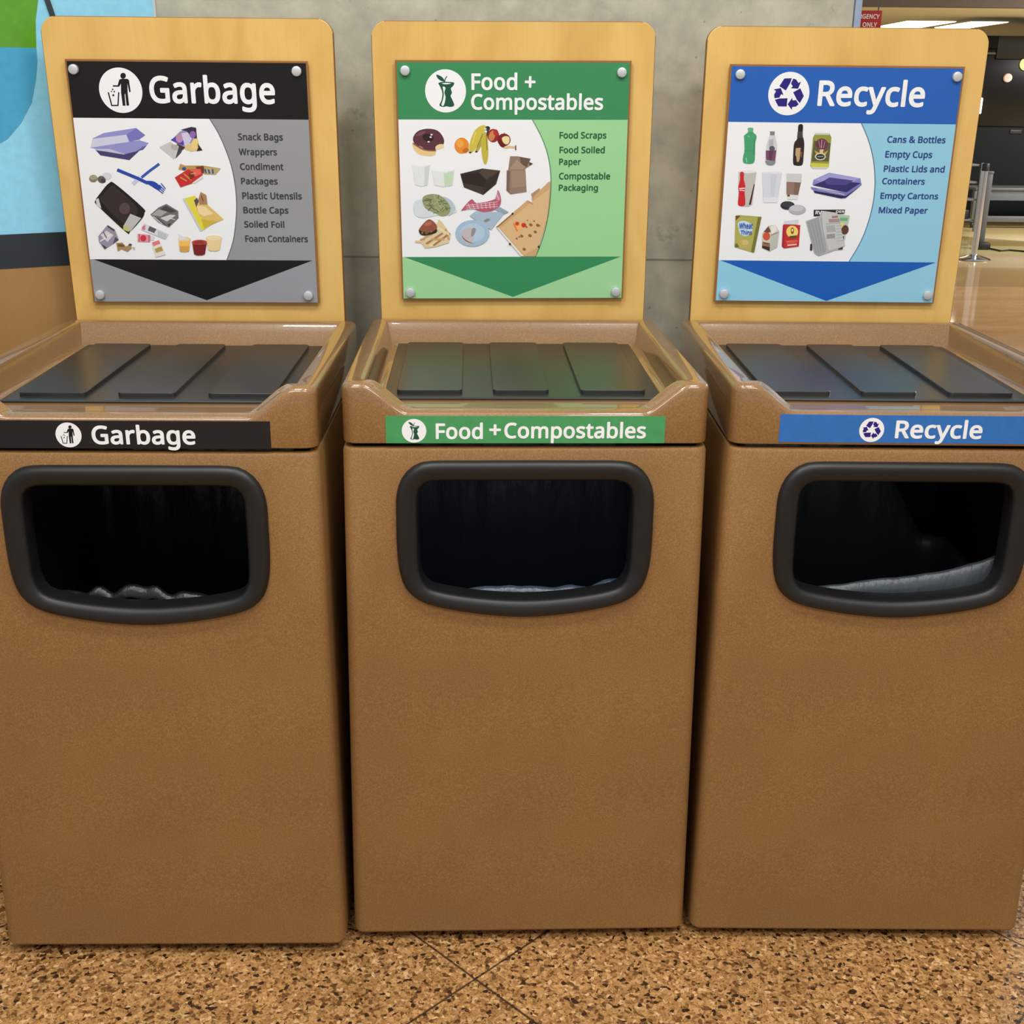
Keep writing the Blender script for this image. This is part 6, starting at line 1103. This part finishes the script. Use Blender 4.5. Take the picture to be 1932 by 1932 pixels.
def lid_mesh():
    bm = bmesh.new()
    HW, Y0, Y1, R = 0.3008, -0.001, 0.652, 0.024
    def notch(x):
        a = abs(x)
        t = min(1, max(0, (a - 0.196) / (0.262 - 0.196)))
        s = t * t * (3 - 2 * t)
        return 1.0275 + (1.0745 - 1.0275) * (0.35 * s + 0.65 * t)
    def top(x, y):
        side = 1.0745 + (1.0655 - 1.0745) * max(0, min(1, y / 0.65))
        if y < 0.05:
            f = max(0, min(1, (0.05 - y) / 0.012))
            n = notch(x)
            return side + (min(n, side) - side) * f
        return side
    TRAY = 1.0215
    base = rrect(HW, Y0, Y1, R, 0, 8, 64, 20)
    def ring(d, zf):
        pts = rrect(HW, Y0, Y1, R, d, 8, 64, 20)
        return [(x, y, zf(x, y, i)) for i, (x, y) in enumerate(pts)]
    ztop = [top(x, y) for x, y in base]
    rings = [ring(0.020, lambda x, y, i: Z_LID0 + 0.0005), ring(0.004, lambda x, y, i: Z_LID0), ring(0.001, lambda x, y, i: Z_LID0 + 0.001), ring(0.0, lambda x, y, i: Z_LID0 + 0.004)]
    for d, dz in ((0.0, 0.0130), (0.0006, 0.0085), (0.0026, 0.0042), (0.0058, 0.0014), (0.0100, 0.0), (0.0180, -0.0006), (0.0290, 0.0), (0.0325, 0.0008), (0.0350, 0.0026), (0.0365, 0.0055)):
        rings.append(ring(d, lambda x, y, i, dz=dz: max(ztop[i] - dz, TRAY + 0.0005 if d > 0.01 else 0)))
    # fall to the tray floor: steep at the sides, sloping at the back
    def inner(dside, dback, w, extra):
        pts = []
        P = rrect(HW, Y0, Y1, R, dside, 8, 64, 20)
        for i, (x, y) in enumerate(P):
            yb = Y1 - dback
            if y > Y1 - 0.12:
                k = (y - (Y1 - 0.12)) / (0.12 - dside)
                y = (Y1 - 0.12) + k * (0.12 - dback)
            zt = ztop[i] - 0.0055
            pts.append((x, y, max(TRAY, zt + (TRAY - zt) * w) + extra))
        return pts
    rings.append(inner(0.040, 0.048, 0.35, 0))
    rings.append(inner(0.0445, 0.063, 0.78, 0))
    rings.append(inner(0.0475, 0.069, 0.93, 0))
    rings.append(inner(0.0530, 0.074, 1.0, 0))
    rings.append(inner(0.0620, 0.085, 1.0, -0.0003))
    loft(bm, rings)
    return mesh_of('bin_lid', bm, True, 50)

def mat_mesh():
    bm = bmesh.new()
    add_box(bm, -0.240, 0.240, 0.104, 0.574, 1.0213, 1.0262, 0.002, 2)
    for x0, x1 in ((-0.218, -0.105), (-0.052, 0.045), (0.100, 0.213)):
        y0, y1, z0, z1 = 0.130, 0.553, 1.0255, 1.0330
        def rr(d, z):
            return [((x0 + x1) / 2 + x, y, z) for x, y in rrect((x1 - x0) / 2, y0, y1, 0.008, d, 4, 1, 1)]
        loft(bm, [rr(0, z0), rr(0.0003, z1 - 0.0008), rr(0.0012, z1)])
    return mesh_of('ribbed_mat', bm, False)

def frame_mesh():
    bm = bmesh.new()
    prof = [(0.0, 0.004), (0.0, -0.005), (0.06, -0.0095), (0.18, -0.0130), (0.34, -0.0140), (0.62, -0.0128), (0.84, -0.0100), (0.95, -0.0060), (1.0, -0.0005), (1.005, 0.030)]
    rings = []
    for f, y in prof:
        rings.append([(o[0] + (i[0] - o[0]) * f, y - 0.0022, o[1] + (i[1] - o[1]) * f) for o, i in zip(OUT_O, OUT_I)])
    rings.append([(o[0] + (i[0] - o[0]) * 0.90, 0.030 - 0.0022, o[1] + (i[1] - o[1]) * 0.90) for o, i in zip(OUT_O, OUT_I)])
    rings.append([(o[0] + (i[0] - o[0]) * 0.86, 0.004 - 0.0022, o[1] + (i[1] - o[1]) * 0.86) for o, i in zip(OUT_O, OUT_I)])
    rings.append(rings[0])
    vr = [[bm.verts.new(p) for p in r] for r in rings[:-1]]
    vr.append(vr[0])
    n = len(vr[0])
    for a, b in zip(vr, vr[1:]):
        for k in range(n):
            bm.faces.new((a[k], a[(k + 1) % n], b[(k + 1) % n], b[k]))
    return mesh_of('opening_rim', bm, True, 35)

def board_mesh(bw, h0, h1, r=0.032, th=0.018):
    prof = [(-bw / 2, h0), (bw / 2, h0)]
    for k in range(9):
        a = 0.5 * math.pi * k / 8
        prof.append((bw / 2 - r + r * math.cos(a), h1 - r + r * math.sin(a)))
    for k in range(9):
        a = 0.5 * math.pi * (1 + k / 8)
        prof.append((-bw / 2 + r + r * math.cos(a), h1 - r + r * math.sin(a)))
    bm = bmesh.new()
    cx, cz = 0, (h0 + h1) / 2
    def ins(d):
        return [(x - d * (1 if x > 0 else -1), z - d * (1 if z > cz else -1)) for x, z in prof]
    loft(bm, [[(x, 0.0, z) for x, z in ins(0.0012)], [(x, 0.0012, z) for x, z in prof], [(x, th - 0.001, z) for x, z in prof], [(x, th, z) for x, z in ins(0.001)]])
    me = mesh_of('backboard', bm, True, 30)
    return me

def screw_mesh():
    bm = bmesh.new()
    R = 0.0096
    add_lathe(bm, [(R * 0.6, 0.011), (R * 0.6, 0.0), (R, 0.0), (R, -0.0055), (R * 0.93, -0.0068), (R * 0.80, -0.0073)], 28, 'Y')
    return mesh_of('screw_cap', bm, True, 35)

BODY, LID, MAT, FRAME, SCREW = body_mesh(), lid_mesh(), mat_mesh(), frame_mesh(), screw_mesh()
BODY.materials.clear()
BODY.materials.append(M_BODY)
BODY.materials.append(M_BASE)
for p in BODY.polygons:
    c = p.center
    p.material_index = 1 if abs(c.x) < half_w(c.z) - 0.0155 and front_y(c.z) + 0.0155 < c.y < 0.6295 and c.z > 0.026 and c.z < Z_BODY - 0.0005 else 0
LID.materials.append(M_LID)
MAT.materials.append(M_MAT)
FRAME.materials.append(M_FRAME)
SCREW.materials.append(M_SCREW)

BY, ZR, BTILT, BW = 0.667, 1.0647, -0.0359, 0.5623
BTOP = {'L': 1.6505, 'C': 1.6520, 'R': 1.6480}
BO = {'L': -0.0078, 'C': 0.0008, 'R': 0.0033}
SO = {'L': -0.0036, 'C': -0.0009, 'R': 0.001}
BT = {'L': -0.0053, 'C': 0.0, 'R': 0.0132}
BR = {'L': 0.0012, 'C': 0.0075, 'R': -0.0009}
ST = {'L': -0.0067, 'C': 0.0, 'R': -0.0026}
SIGN_Z0 = 1.1077
CIRCLE_N = 48

BIN_LABEL = {
    'L': 'brown garbage bin with black headed sign on its birch backboard, beside the blue mural wall',
    'C': 'brown food and compostables bin with green sign, standing between the garbage and recycle bins',
    'R': 'brown recycle bin with blue sign on its birch backboard, nearest the open hall'}
STRIP_TEXT = {
    'L': ((-0.0941, 0.9957, 0.0205), [('Garbage', -0.0576, 0.1069, 0.9808, 0.0305)]),
    'C': ((-0.1831, 0.9960, 0.0200), [('Food', -0.1479, -0.0709, 0.9824, 0.0262), ('+', -0.0606, -0.0415, 0.9850, 0.0262), ('Compostables', -0.0360, 0.1967, 0.9836, 0.0262)]),
    'R': ((-0.0691, 1.0002, 0.0205), [('Recycle', -0.0300, 0.1134, 0.9868, 0.0300)])}
STRIP_RECT = {'L': (-0.228, 0.2268, 0.9695, 1.0193), 'C': (-0.229, 0.2280, 0.9712, 1.0206), 'R': (-0.2207, 0.234, 0.9745, 1.0253)}

def emblem_mesh(key, cx, cz, r, off):
    bm = bmesh.new()
    disc = [(cx + r * math.cos(2 * math.pi * k / CIRCLE_N), cz + r * math.sin(2 * math.pi * k / CIRCLE_N)) for k in range(CIRCLE_N)]
    o = add_print(bm, [((243, 244, 246), disc)], off, 0.00004, lambda x, y: (x, y))
    add_print(bm, decode(EMBLEMS[key]), o, 0.00002, lambda x, y: (cx + x * r, cz + y * r))
    return mesh_of('emblem', bm, False)

def make_bin(key):
    root = bpy.data.objects.new('waste_bin', None)
    COL.objects.link(root)
    root.location = (POS[key][0], POS[key][1], 0)
    root.rotation_euler = (0, 0, YAW[key])
    root['label'] = BIN_LABEL[key]
    root['category'] = 'bin'
    root['group'] = 'waste sorting bins in a row'
    link('body', BODY, None, root)
    lid = link('lid', LID, None, root)
    lid['label'] = 'glossy brown lid with a raised rim round a tray'
    link('ribbed_mat', MAT, None, lid)
    fr = link('opening_rim', FRAME, None, root)
    fr['label'] = 'black plastic rim round the opening'
    bm = bmesh.new()
    add_box(bm, -0.27, 0.27, 0.06, 0.60, 0.0, Z_BOT - 0.0002)
    link('base', mesh_of('base', bm, False), M_BASE, root)
    # strip under the lid's lip
    x0, x1, z0, z1 = STRIP_RECT[key]
    bm = bmesh.new()
    add_box(bm, x0, x1, -0.0016, -0.0008, z0 + 0.0038, z1)
    strip = link('label_strip', mesh_of('label_strip', bm, False), M_STRIP[key], root)
    (cx, cz, r), lines = STRIP_TEXT[key]
    link('emblem', emblem_mesh(key, cx, cz, r, 0.0018), M_PRINT, strip)
    cons = []
    for t in lines:
        cons += text_contours(*t)
    link('lettering', flat_mesh('lettering', cons, 0.0019, M_WHITE), None, strip)
    # backboard
    def mount(name, me, mat, u, off, h, parent=root):
        o = link(name, me, mat, parent)
        o.rotation_mode = 'ZYX'
        t = BTILT + BT[key]
        o.rotation_euler = (-t, -BR[key], 0)
        c, s = math.cos(BR[key]), math.sin(BR[key])
        uu, hh = u * c - h * s, u * s + h * c
        o.location = (uu, BY + hh * math.sin(t) - off, ZR + hh * math.cos(t))
        return o
    bd = mount('backboard', board_mesh(BW, -0.40, BTOP[key] - ZR), [M_BIRCH[key], M_PLYEDGE], BO[key], 0.0, 0.0)
    for p in bd.data.polygons:
        if abs(p.normal.y) < 0.75:
            p.material_index = 1
    bd['label'] = 'birch plywood backboard with rounded top corners'
    # sign panel with its print
    bm = bmesh.new()
    lay = bm.loops.layers.float_color.new('Col')
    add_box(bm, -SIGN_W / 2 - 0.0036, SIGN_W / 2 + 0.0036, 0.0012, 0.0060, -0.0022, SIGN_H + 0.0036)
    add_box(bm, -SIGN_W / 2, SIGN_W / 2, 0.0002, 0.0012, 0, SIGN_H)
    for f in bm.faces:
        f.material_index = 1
    off = 0.0
    for c, pts in decode(SIGN_BASE[key], 0.001):
        if sum(p[0] * q[1] - q[0] * p[1] for p, q in zip(pts, pts[1:] + pts[:1])) < 0:
            pts = pts[::-1]
        f = bm.faces.new([bm.verts.new((x, -off, z)) for x, z in pts])
        f.material_index = 0
        for lp in f.loops:
            lp[lay] = srgb(*c)
        off += 0.00003
    me = bpy.data.meshes.new('sign_panel')
    bm.to_mesh(me)
    bm.free()
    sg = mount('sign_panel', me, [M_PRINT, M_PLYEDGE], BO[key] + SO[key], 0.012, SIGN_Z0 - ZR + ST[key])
    bm = bmesh.new()
    add_print(bm, decode(SIGN_PICTURES[key], 0.001), 0.0004, 0.000012, lambda x, y: (x, y))
    link('product_pictures', mesh_of('product_pictures', bm, False), M_PRINT, sg)
    ecx, ecz, er = EMBLEM_AT[key]
    link('emblem', emblem_mesh(key, ecx / 1000, ecz / 1000, er / 1000, 0.0004), M_PRINT, sg)
    groups = {'t': [], 'l': [], 'n': [], 'm': []}
    for kind, s, u0, u1, v, cap in SIGN_TEXTS[key]:
        groups[kind] += text_contours(s, u0 / 1000, u1 / 1000, v / 1000, cap / 1000)
    link('title_lettering', flat_mesh('title_lettering', groups['t'], 0.0006, M_WHITE), None, sg)
    link('list_lettering', flat_mesh('list_lettering', groups['l'], 0.0006, M_LIST[key]), None, sg)
    if groups['n']:
        link('carton_lettering', flat_mesh('carton_lettering', groups['n'], 0.0024, M_CARTON), None, sg)
        link('magazine_lettering', flat_mesh('magazine_lettering', groups['m'], 0.0024, M_WHITE), None, sg)
    for u, v in SCREWS[key]:
        s = link('screw_cap', SCREW, None, sg, (u / 1000, -0.0006, v / 1000))
    return root

M_CARTON = plain('blue carton lettering', (40, 84, 176), 0.5)
BINS = {k: make_bin(k) for k in 'LCR'}

# ------------------------------------------------------------------ bag liners inside the bins
BAG = {
    'L': dict(front=(0.704, 0.000), crumple=0.022, flap=0.020, seed=2.0, back=0.90, label='crumpled black bag lining the garbage bin'),
    'C': dict(front=(0.698, 0.006), crumple=0.007, flap=0.016, seed=5.0, back=0.93, label='dark bag lining the food and compostables bin'),
    'R': dict(front=(0.714, 0.030), crumple=0.002, flap=0.040, seed=9.0, back=0.90, dip=0.24, label='black bag with a grey folded edge lining the recycle bin')}
from mathutils import noise as mnoise
def make_bag(key):
    q = BAG[key]
    P = rrect(0.235, 0.055, 0.445, 0.05, 0, 6, 46, 30)
    def rim(x, y):
        f = max(0, min(1, (y - 0.06) / 0.05))
        zf = q['front'][0] + q['front'][1] * x / 0.2 + 0.020 * (abs(x) / 0.2) ** 4
        n = mnoise.noise((x * 30, y * 30, q['seed'])) * q['crumple'] + mnoise.noise((x * 9, y * 9, q['seed'] + 3)) * q['crumple']
        zb = q['back'] - q.get('dip', 0) * max(0, min(1, (x - 0.055) / 0.14))
        return zf + (zb - zf) * f + n
    rings = []
    def ring(d, zf, amp):
        out = []
        for x, y in P:
            sx = x * (1 - d / 0.235)
            sy = 0.25 + (y - 0.25) * (1 - d / 0.195)
            z = zf(x, y)
            w = mnoise.noise((x * 14, y * 14, z * 3 + q['seed'])) * amp + mnoise.noise((x * 40, y * 40, z * 5 + q['seed'])) * amp * 0.5
            nx, ny = x, y - 0.25
            L = math.hypot(nx, ny)
            out.append((sx + nx / L * w, sy + ny / L * w, z))
        return out
    rings.append(ring(0.12, lambda x, y: 0.30, 0.01))
    rings.append(ring(0.03, lambda x, y: 0.33, 0.01))
    for t in (0.25, 0.5, 0.7, 0.85, 0.95):
        rings.append(ring(0.012, lambda x, y, t=t: 0.33 + (rim(x, y) - 0.33) * t, 0.012))
    rings.append(ring(0.004, lambda x, y: rim(x, y) - 0.002, 0.006))
    rings.append(ring(0.0, lambda x, y: rim(x, y), 0.005))
    rings.append(ring(-0.006, lambda x, y: rim(x, y) - 0.003, 0.005))
    rings.append(ring(-0.010, lambda x, y: rim(x, y) - q['flap'] * 0.5, 0.005))
    rings.append(ring(-0.012, lambda x, y: rim(x, y) - q['flap'], 0.005))
    bm = bmesh.new()
    loft(bm, rings, True, False)
    me = bpy.data.meshes.new('trash_bag')
    bm.to_mesh(me)
    bm.free()
    for p in me.polygons:
        p.use_smooth = True
    o = link('trash_bag', me, M_BAG[key])
    o.location = (POS[key][0], POS[key][1], 0)
    o.rotation_euler = (0, 0, YAW[key])
    o['label'] = q['label']
    o['category'] = 'bag'
    o['group'] = 'bags lining the bins'
for k in 'LCR':
    make_bag(k)

# ------------------------------------------------------------------ far hall objects
def thing(name, label, cat, loc=(0, 0, 0), group=None):
    o = bpy.data.objects.new(name, None)
    COL.objects.link(o)
    o.location = loc
    o['label'] = label
    o['category'] = cat
    if group:
        o['group'] = group
    return o

st = thing('queue_stanchion', 'polished steel queue post on a round base, standing on the hall floor', 'stanchion', (4.565, 10.29, 0))
bm = bmesh.new()
add_lathe(bm, [(0.160, 0.0), (0.165, 0.006), (0.150, 0.016), (0.09, 0.034), (0.04, 0.048), (0.033, 0.055)], 40)
link('base', mesh_of('base', bm, True, 30), M_STEEL, st)
bm = bmesh.new()
add_lathe(bm, [(0.030, 0.05), (0.030, 0.86)], 28)
link('pole', mesh_of('pole', bm), M_STEEL, st)
bm = bmesh.new()
add_lathe(bm, [(0.034, 0.855), (0.035, 0.86), (0.035, 0.918), (0.030, 0.925)], 28)
link('belt_head', mesh_of('belt_head', bm), M_BLACK, st)

po = thing('floor_post', 'grey square floor post just behind the queue post, with a black plug at its foot', 'post', (4.975, 11.25, 0))
bm = bmesh.new(); add_box(bm, -0.032, 0.032, -0.032, 0.032, 0.0, 0.78, 0.006)
link('post', mesh_of('post', bm), M_GREY, po)
bm = bmesh.new(); add_box(bm, -0.036, 0.036, -0.036, 0.036, 0.775, 0.80, 0.004)
link('cap', mesh_of('cap', bm), M_GREY, po)
bm = bmesh.new(); add_box(bm, -0.06, 0.07, -0.13, -0.0325, 0.0, 0.075, 0.015)
link('plug', mesh_of('plug', bm), M_BLACK, po)

bm = bmesh.new()
tube(bm, [(5.045, 11.14, 0.012), (5.10, 10.98, 0.009), (5.22, 11.05, 0.009), (5.32, 10.98, 0.009), (5.42, 10.82, 0.009), (5.60, 10.78, 0.009), (5.90, 10.72, 0.009), (6.3, 10.80, 0.009)], 0.009)
cb = link('power_cable', mesh_of('power_cable', bm), M_BLACK)
cb['label'] = 'thin black cable trailing over the hall floor from the grey post'
cb['category'] = 'cable'

be = thing('low_table', 'low grey metal table on castors in front of the dark booth', 'table', (6.6, 13.62, 0))
bm = bmesh.new(); add_box(bm, -0.95, 0.95, -0.22, 0.30, 0.455, 0.485, 0.006)
link('table_top', mesh_of('table_top', bm), M_GREY, be)
bm = bmesh.new(); add_box(bm, -0.80, 0.90, -0.19, -0.16, 0.335, 0.4548, 0.004)
link('apron', mesh_of('apron', bm), plain('blue grey apron', (92, 97, 106), 0.4), be)
bm = bmesh.new(); add_box(bm, -0.93, 0.93, -0.20, -0.14, 0.075, 0.145, 0.006)
link('lower_rail', mesh_of('lower_rail', bm), M_GREY, be)
for x in (-0.92, 0.92):
    for y in (-0.17, 0.25):
        bm = bmesh.new(); add_box(bm, x - 0.035, x + 0.035, y - 0.035, y + 0.035, 0.07, 0.4548, 0.006)
        link('leg', mesh_of('leg', bm), M_GREY, be)
        bm = bmesh.new(); add_lathe(bm, [(0.020, -0.017), (0.036, -0.014), (0.036, 0.014), (0.020, 0.017)], 18, 'X', (x, y, 0.036))
        link('castor', mesh_of('castor', bm), M_BLACK, be)
bm = bmesh.new(); add_box(bm, -0.86, -0.79, -0.10, -0.05, 0.1455, 0.31, 0.006); add_box(bm, -0.90, -0.74, -0.12, -0.03, 0.31, 0.345, 0.006)
bk = link('cream_bracket', mesh_of('cream_bracket', bm), M_CREAM, be)

ca = thing('shelf_cart', 'grey wire shelf cart half hidden behind the queue post', 'cart', (5.28, 13.2, 0))
for x in (-0.26, 0.26):
    for y in (-0.2, 0.2):
        bm = bmesh.new(); add_box(bm, x - 0.014, x + 0.014, y - 0.014, y + 0.014, 0.0, 0.80, 0.003)
        link('upright', mesh_of('upright', bm), M_GREY, ca)
for z in (0.12, 0.36, 0.56, 0.76):
    bm = bmesh.new(); add_box(bm, -0.245, 0.245, -0.185, 0.185, z, z + 0.022, 0.003)
    link('shelf', mesh_of('shelf', bm), M_GREY, ca)
for nm, x0, x1, z0, z1, m, lab, cat in (('bottle', -0.06, 0.02, 0.5822, 0.70, M_CREAM, 'small cream container on the upper shelf of the wire cart', 'container'),
                               ('bin_box', 0.04, 0.14, 0.5822, 0.69, M_BLACK, 'small black box beside the cream container on the wire cart', 'box'),
                               ('crate', -0.2, 0.2, 0.1422, 0.25, M_BLACK, 'black crate on the bottom shelf of the wire cart', 'crate')):
    bm = bmesh.new(); add_box(bm, x0, x1, -0.15, -0.02, z0, z1, 0.012, 3)
    o = link({'bottle': 'container', 'bin_box': 'storage_box', 'crate': 'crate'}[nm], mesh_of(nm, bm), m)
    o.location = (5.28, 13.2, 0)
    o['label'] = lab
    o['category'] = cat

bo = thing('security_booth', 'dark booth with tinted upper windows at the back of the hall', 'booth', (5.75, 14.3, 0))
bm = bmesh.new(); add_box(bm, 0.0, 3.2, 0.0, 1.6, 0.0, 1.18, 0.01)
link('lower_panel', mesh_of('lower_panel', bm), M_BOOTH, bo)
bm = bmesh.new(); add_box(bm, 0.0, 3.2, 0.04, 1.56, 1.1805, 2.12, 0.004)
link('tinted_window', mesh_of('tinted_window', bm), M_BOOTHGLASS, bo)
bm = bmesh.new(); add_box(bm, 0.27, 3.2, 0.0, 1.6, 2.0, 2.27, 0.006)
link('header', mesh_of('header', bm), M_BLACK, bo)
bm = bmesh.new(); add_box(bm, 0.0, 0.27, 0.0, 1.6, 2.1205, 2.27, 0.006)
link('corner_header', mesh_of('corner_header', bm), M_BOOTH, bo)
bm = bmesh.new(); add_box(bm, 0.57, 0.72, -0.012, -0.0005, 1.10, 1.15, 0.004)
link('slot', mesh_of('slot', bm), M_BLACK, bo)
bm = bmesh.new(); add_box(bm, 0.08, 0.26, 0.0, 0.0395, 2.05, 2.075, 0.004)
link('bracket', mesh_of('bracket', bm), M_GREY, bo)
bm = bmesh.new(); add_box(bm, 0.05, 0.165, -0.03, 0.0395, 1.34, 1.535, 0.012)
link('white_glow', mesh_of('white_glow', bm), M_WHITEGLOW, bo)  # emissive block added on the window for a white strip reflected in it
bm = bmesh.new(); add_lathe(bm, [(0.02, 0.039), (0.055, 0.02), (0.05, -0.01), (0.02, -0.03)], 18, 'Y', (0.455, 0, 1.775))
link('red_glow', mesh_of('red_glow', bm), M_REDGLOW, bo)  # emissive disc added on the window, standing in for a reflected red light
bm = bmesh.new(); add_lathe(bm, [(0.03, 0.039), (0.075, 0.02), (0.065, -0.01), (0.03, -0.04)], 18, 'Y', (0.66, 0, 1.94))
link('yellow_glow', mesh_of('yellow_glow', bm), M_YELGLOW, bo)  # another emissive disc, put in for the yellow light mirrored by the glass

for i, (x, lab) in enumerate(((5.48, 'lit ceiling panel in the low hall ceiling, the larger one on the left'), (6.25, 'lit ceiling panel in the low hall ceiling, the smaller one towards the booth'))):
    w = (0.32, 0.24)[i]
    cl = thing('ceiling_light', lab, 'light', (x, 16.05, 2.5), 'ceiling lights of the hall')
    bm = bmesh.new(); add_box(bm, -w - 0.02, w + 0.02, -0.77, 0.77, -0.012, -0.0002)
    link('trim', mesh_of('trim', bm, False), M_BEIGE, cl)
    bm = bmesh.new(); add_box(bm, -w, w, -0.75, 0.75, -0.020, -0.0122)
    link('diffuser', mesh_of('diffuser', bm, False), M_LAMP, cl)

sg = thing('hanging_sign', 'red emergency only sign hanging in the hall, partly hidden by the concrete column', 'sign', (2.64, 8.0, 2.0))
bm = bmesh.new(); add_box(bm, -0.15, 0.119, 0.0, 0.02, -0.01, 0.146, 0.003)
link('panel', mesh_of('panel', bm), M_RED, sg)
cons = text_contours('EMERGENCY', -0.134, 0.101, 0.088, 0.032) + text_contours('ONLY', -0.022, 0.088, 0.030, 0.032)
link('lettering', flat_mesh('lettering', cons, 0.001, M_WHITE), None, sg)
for x in (-0.09, 0.09):
    bm = bmesh.new(); add_box(bm, x - 0.004, x + 0.004, 0.006, 0.014, 0.146, 1.6)
    link('rod', mesh_of('rod', bm, False), M_GREY, sg)
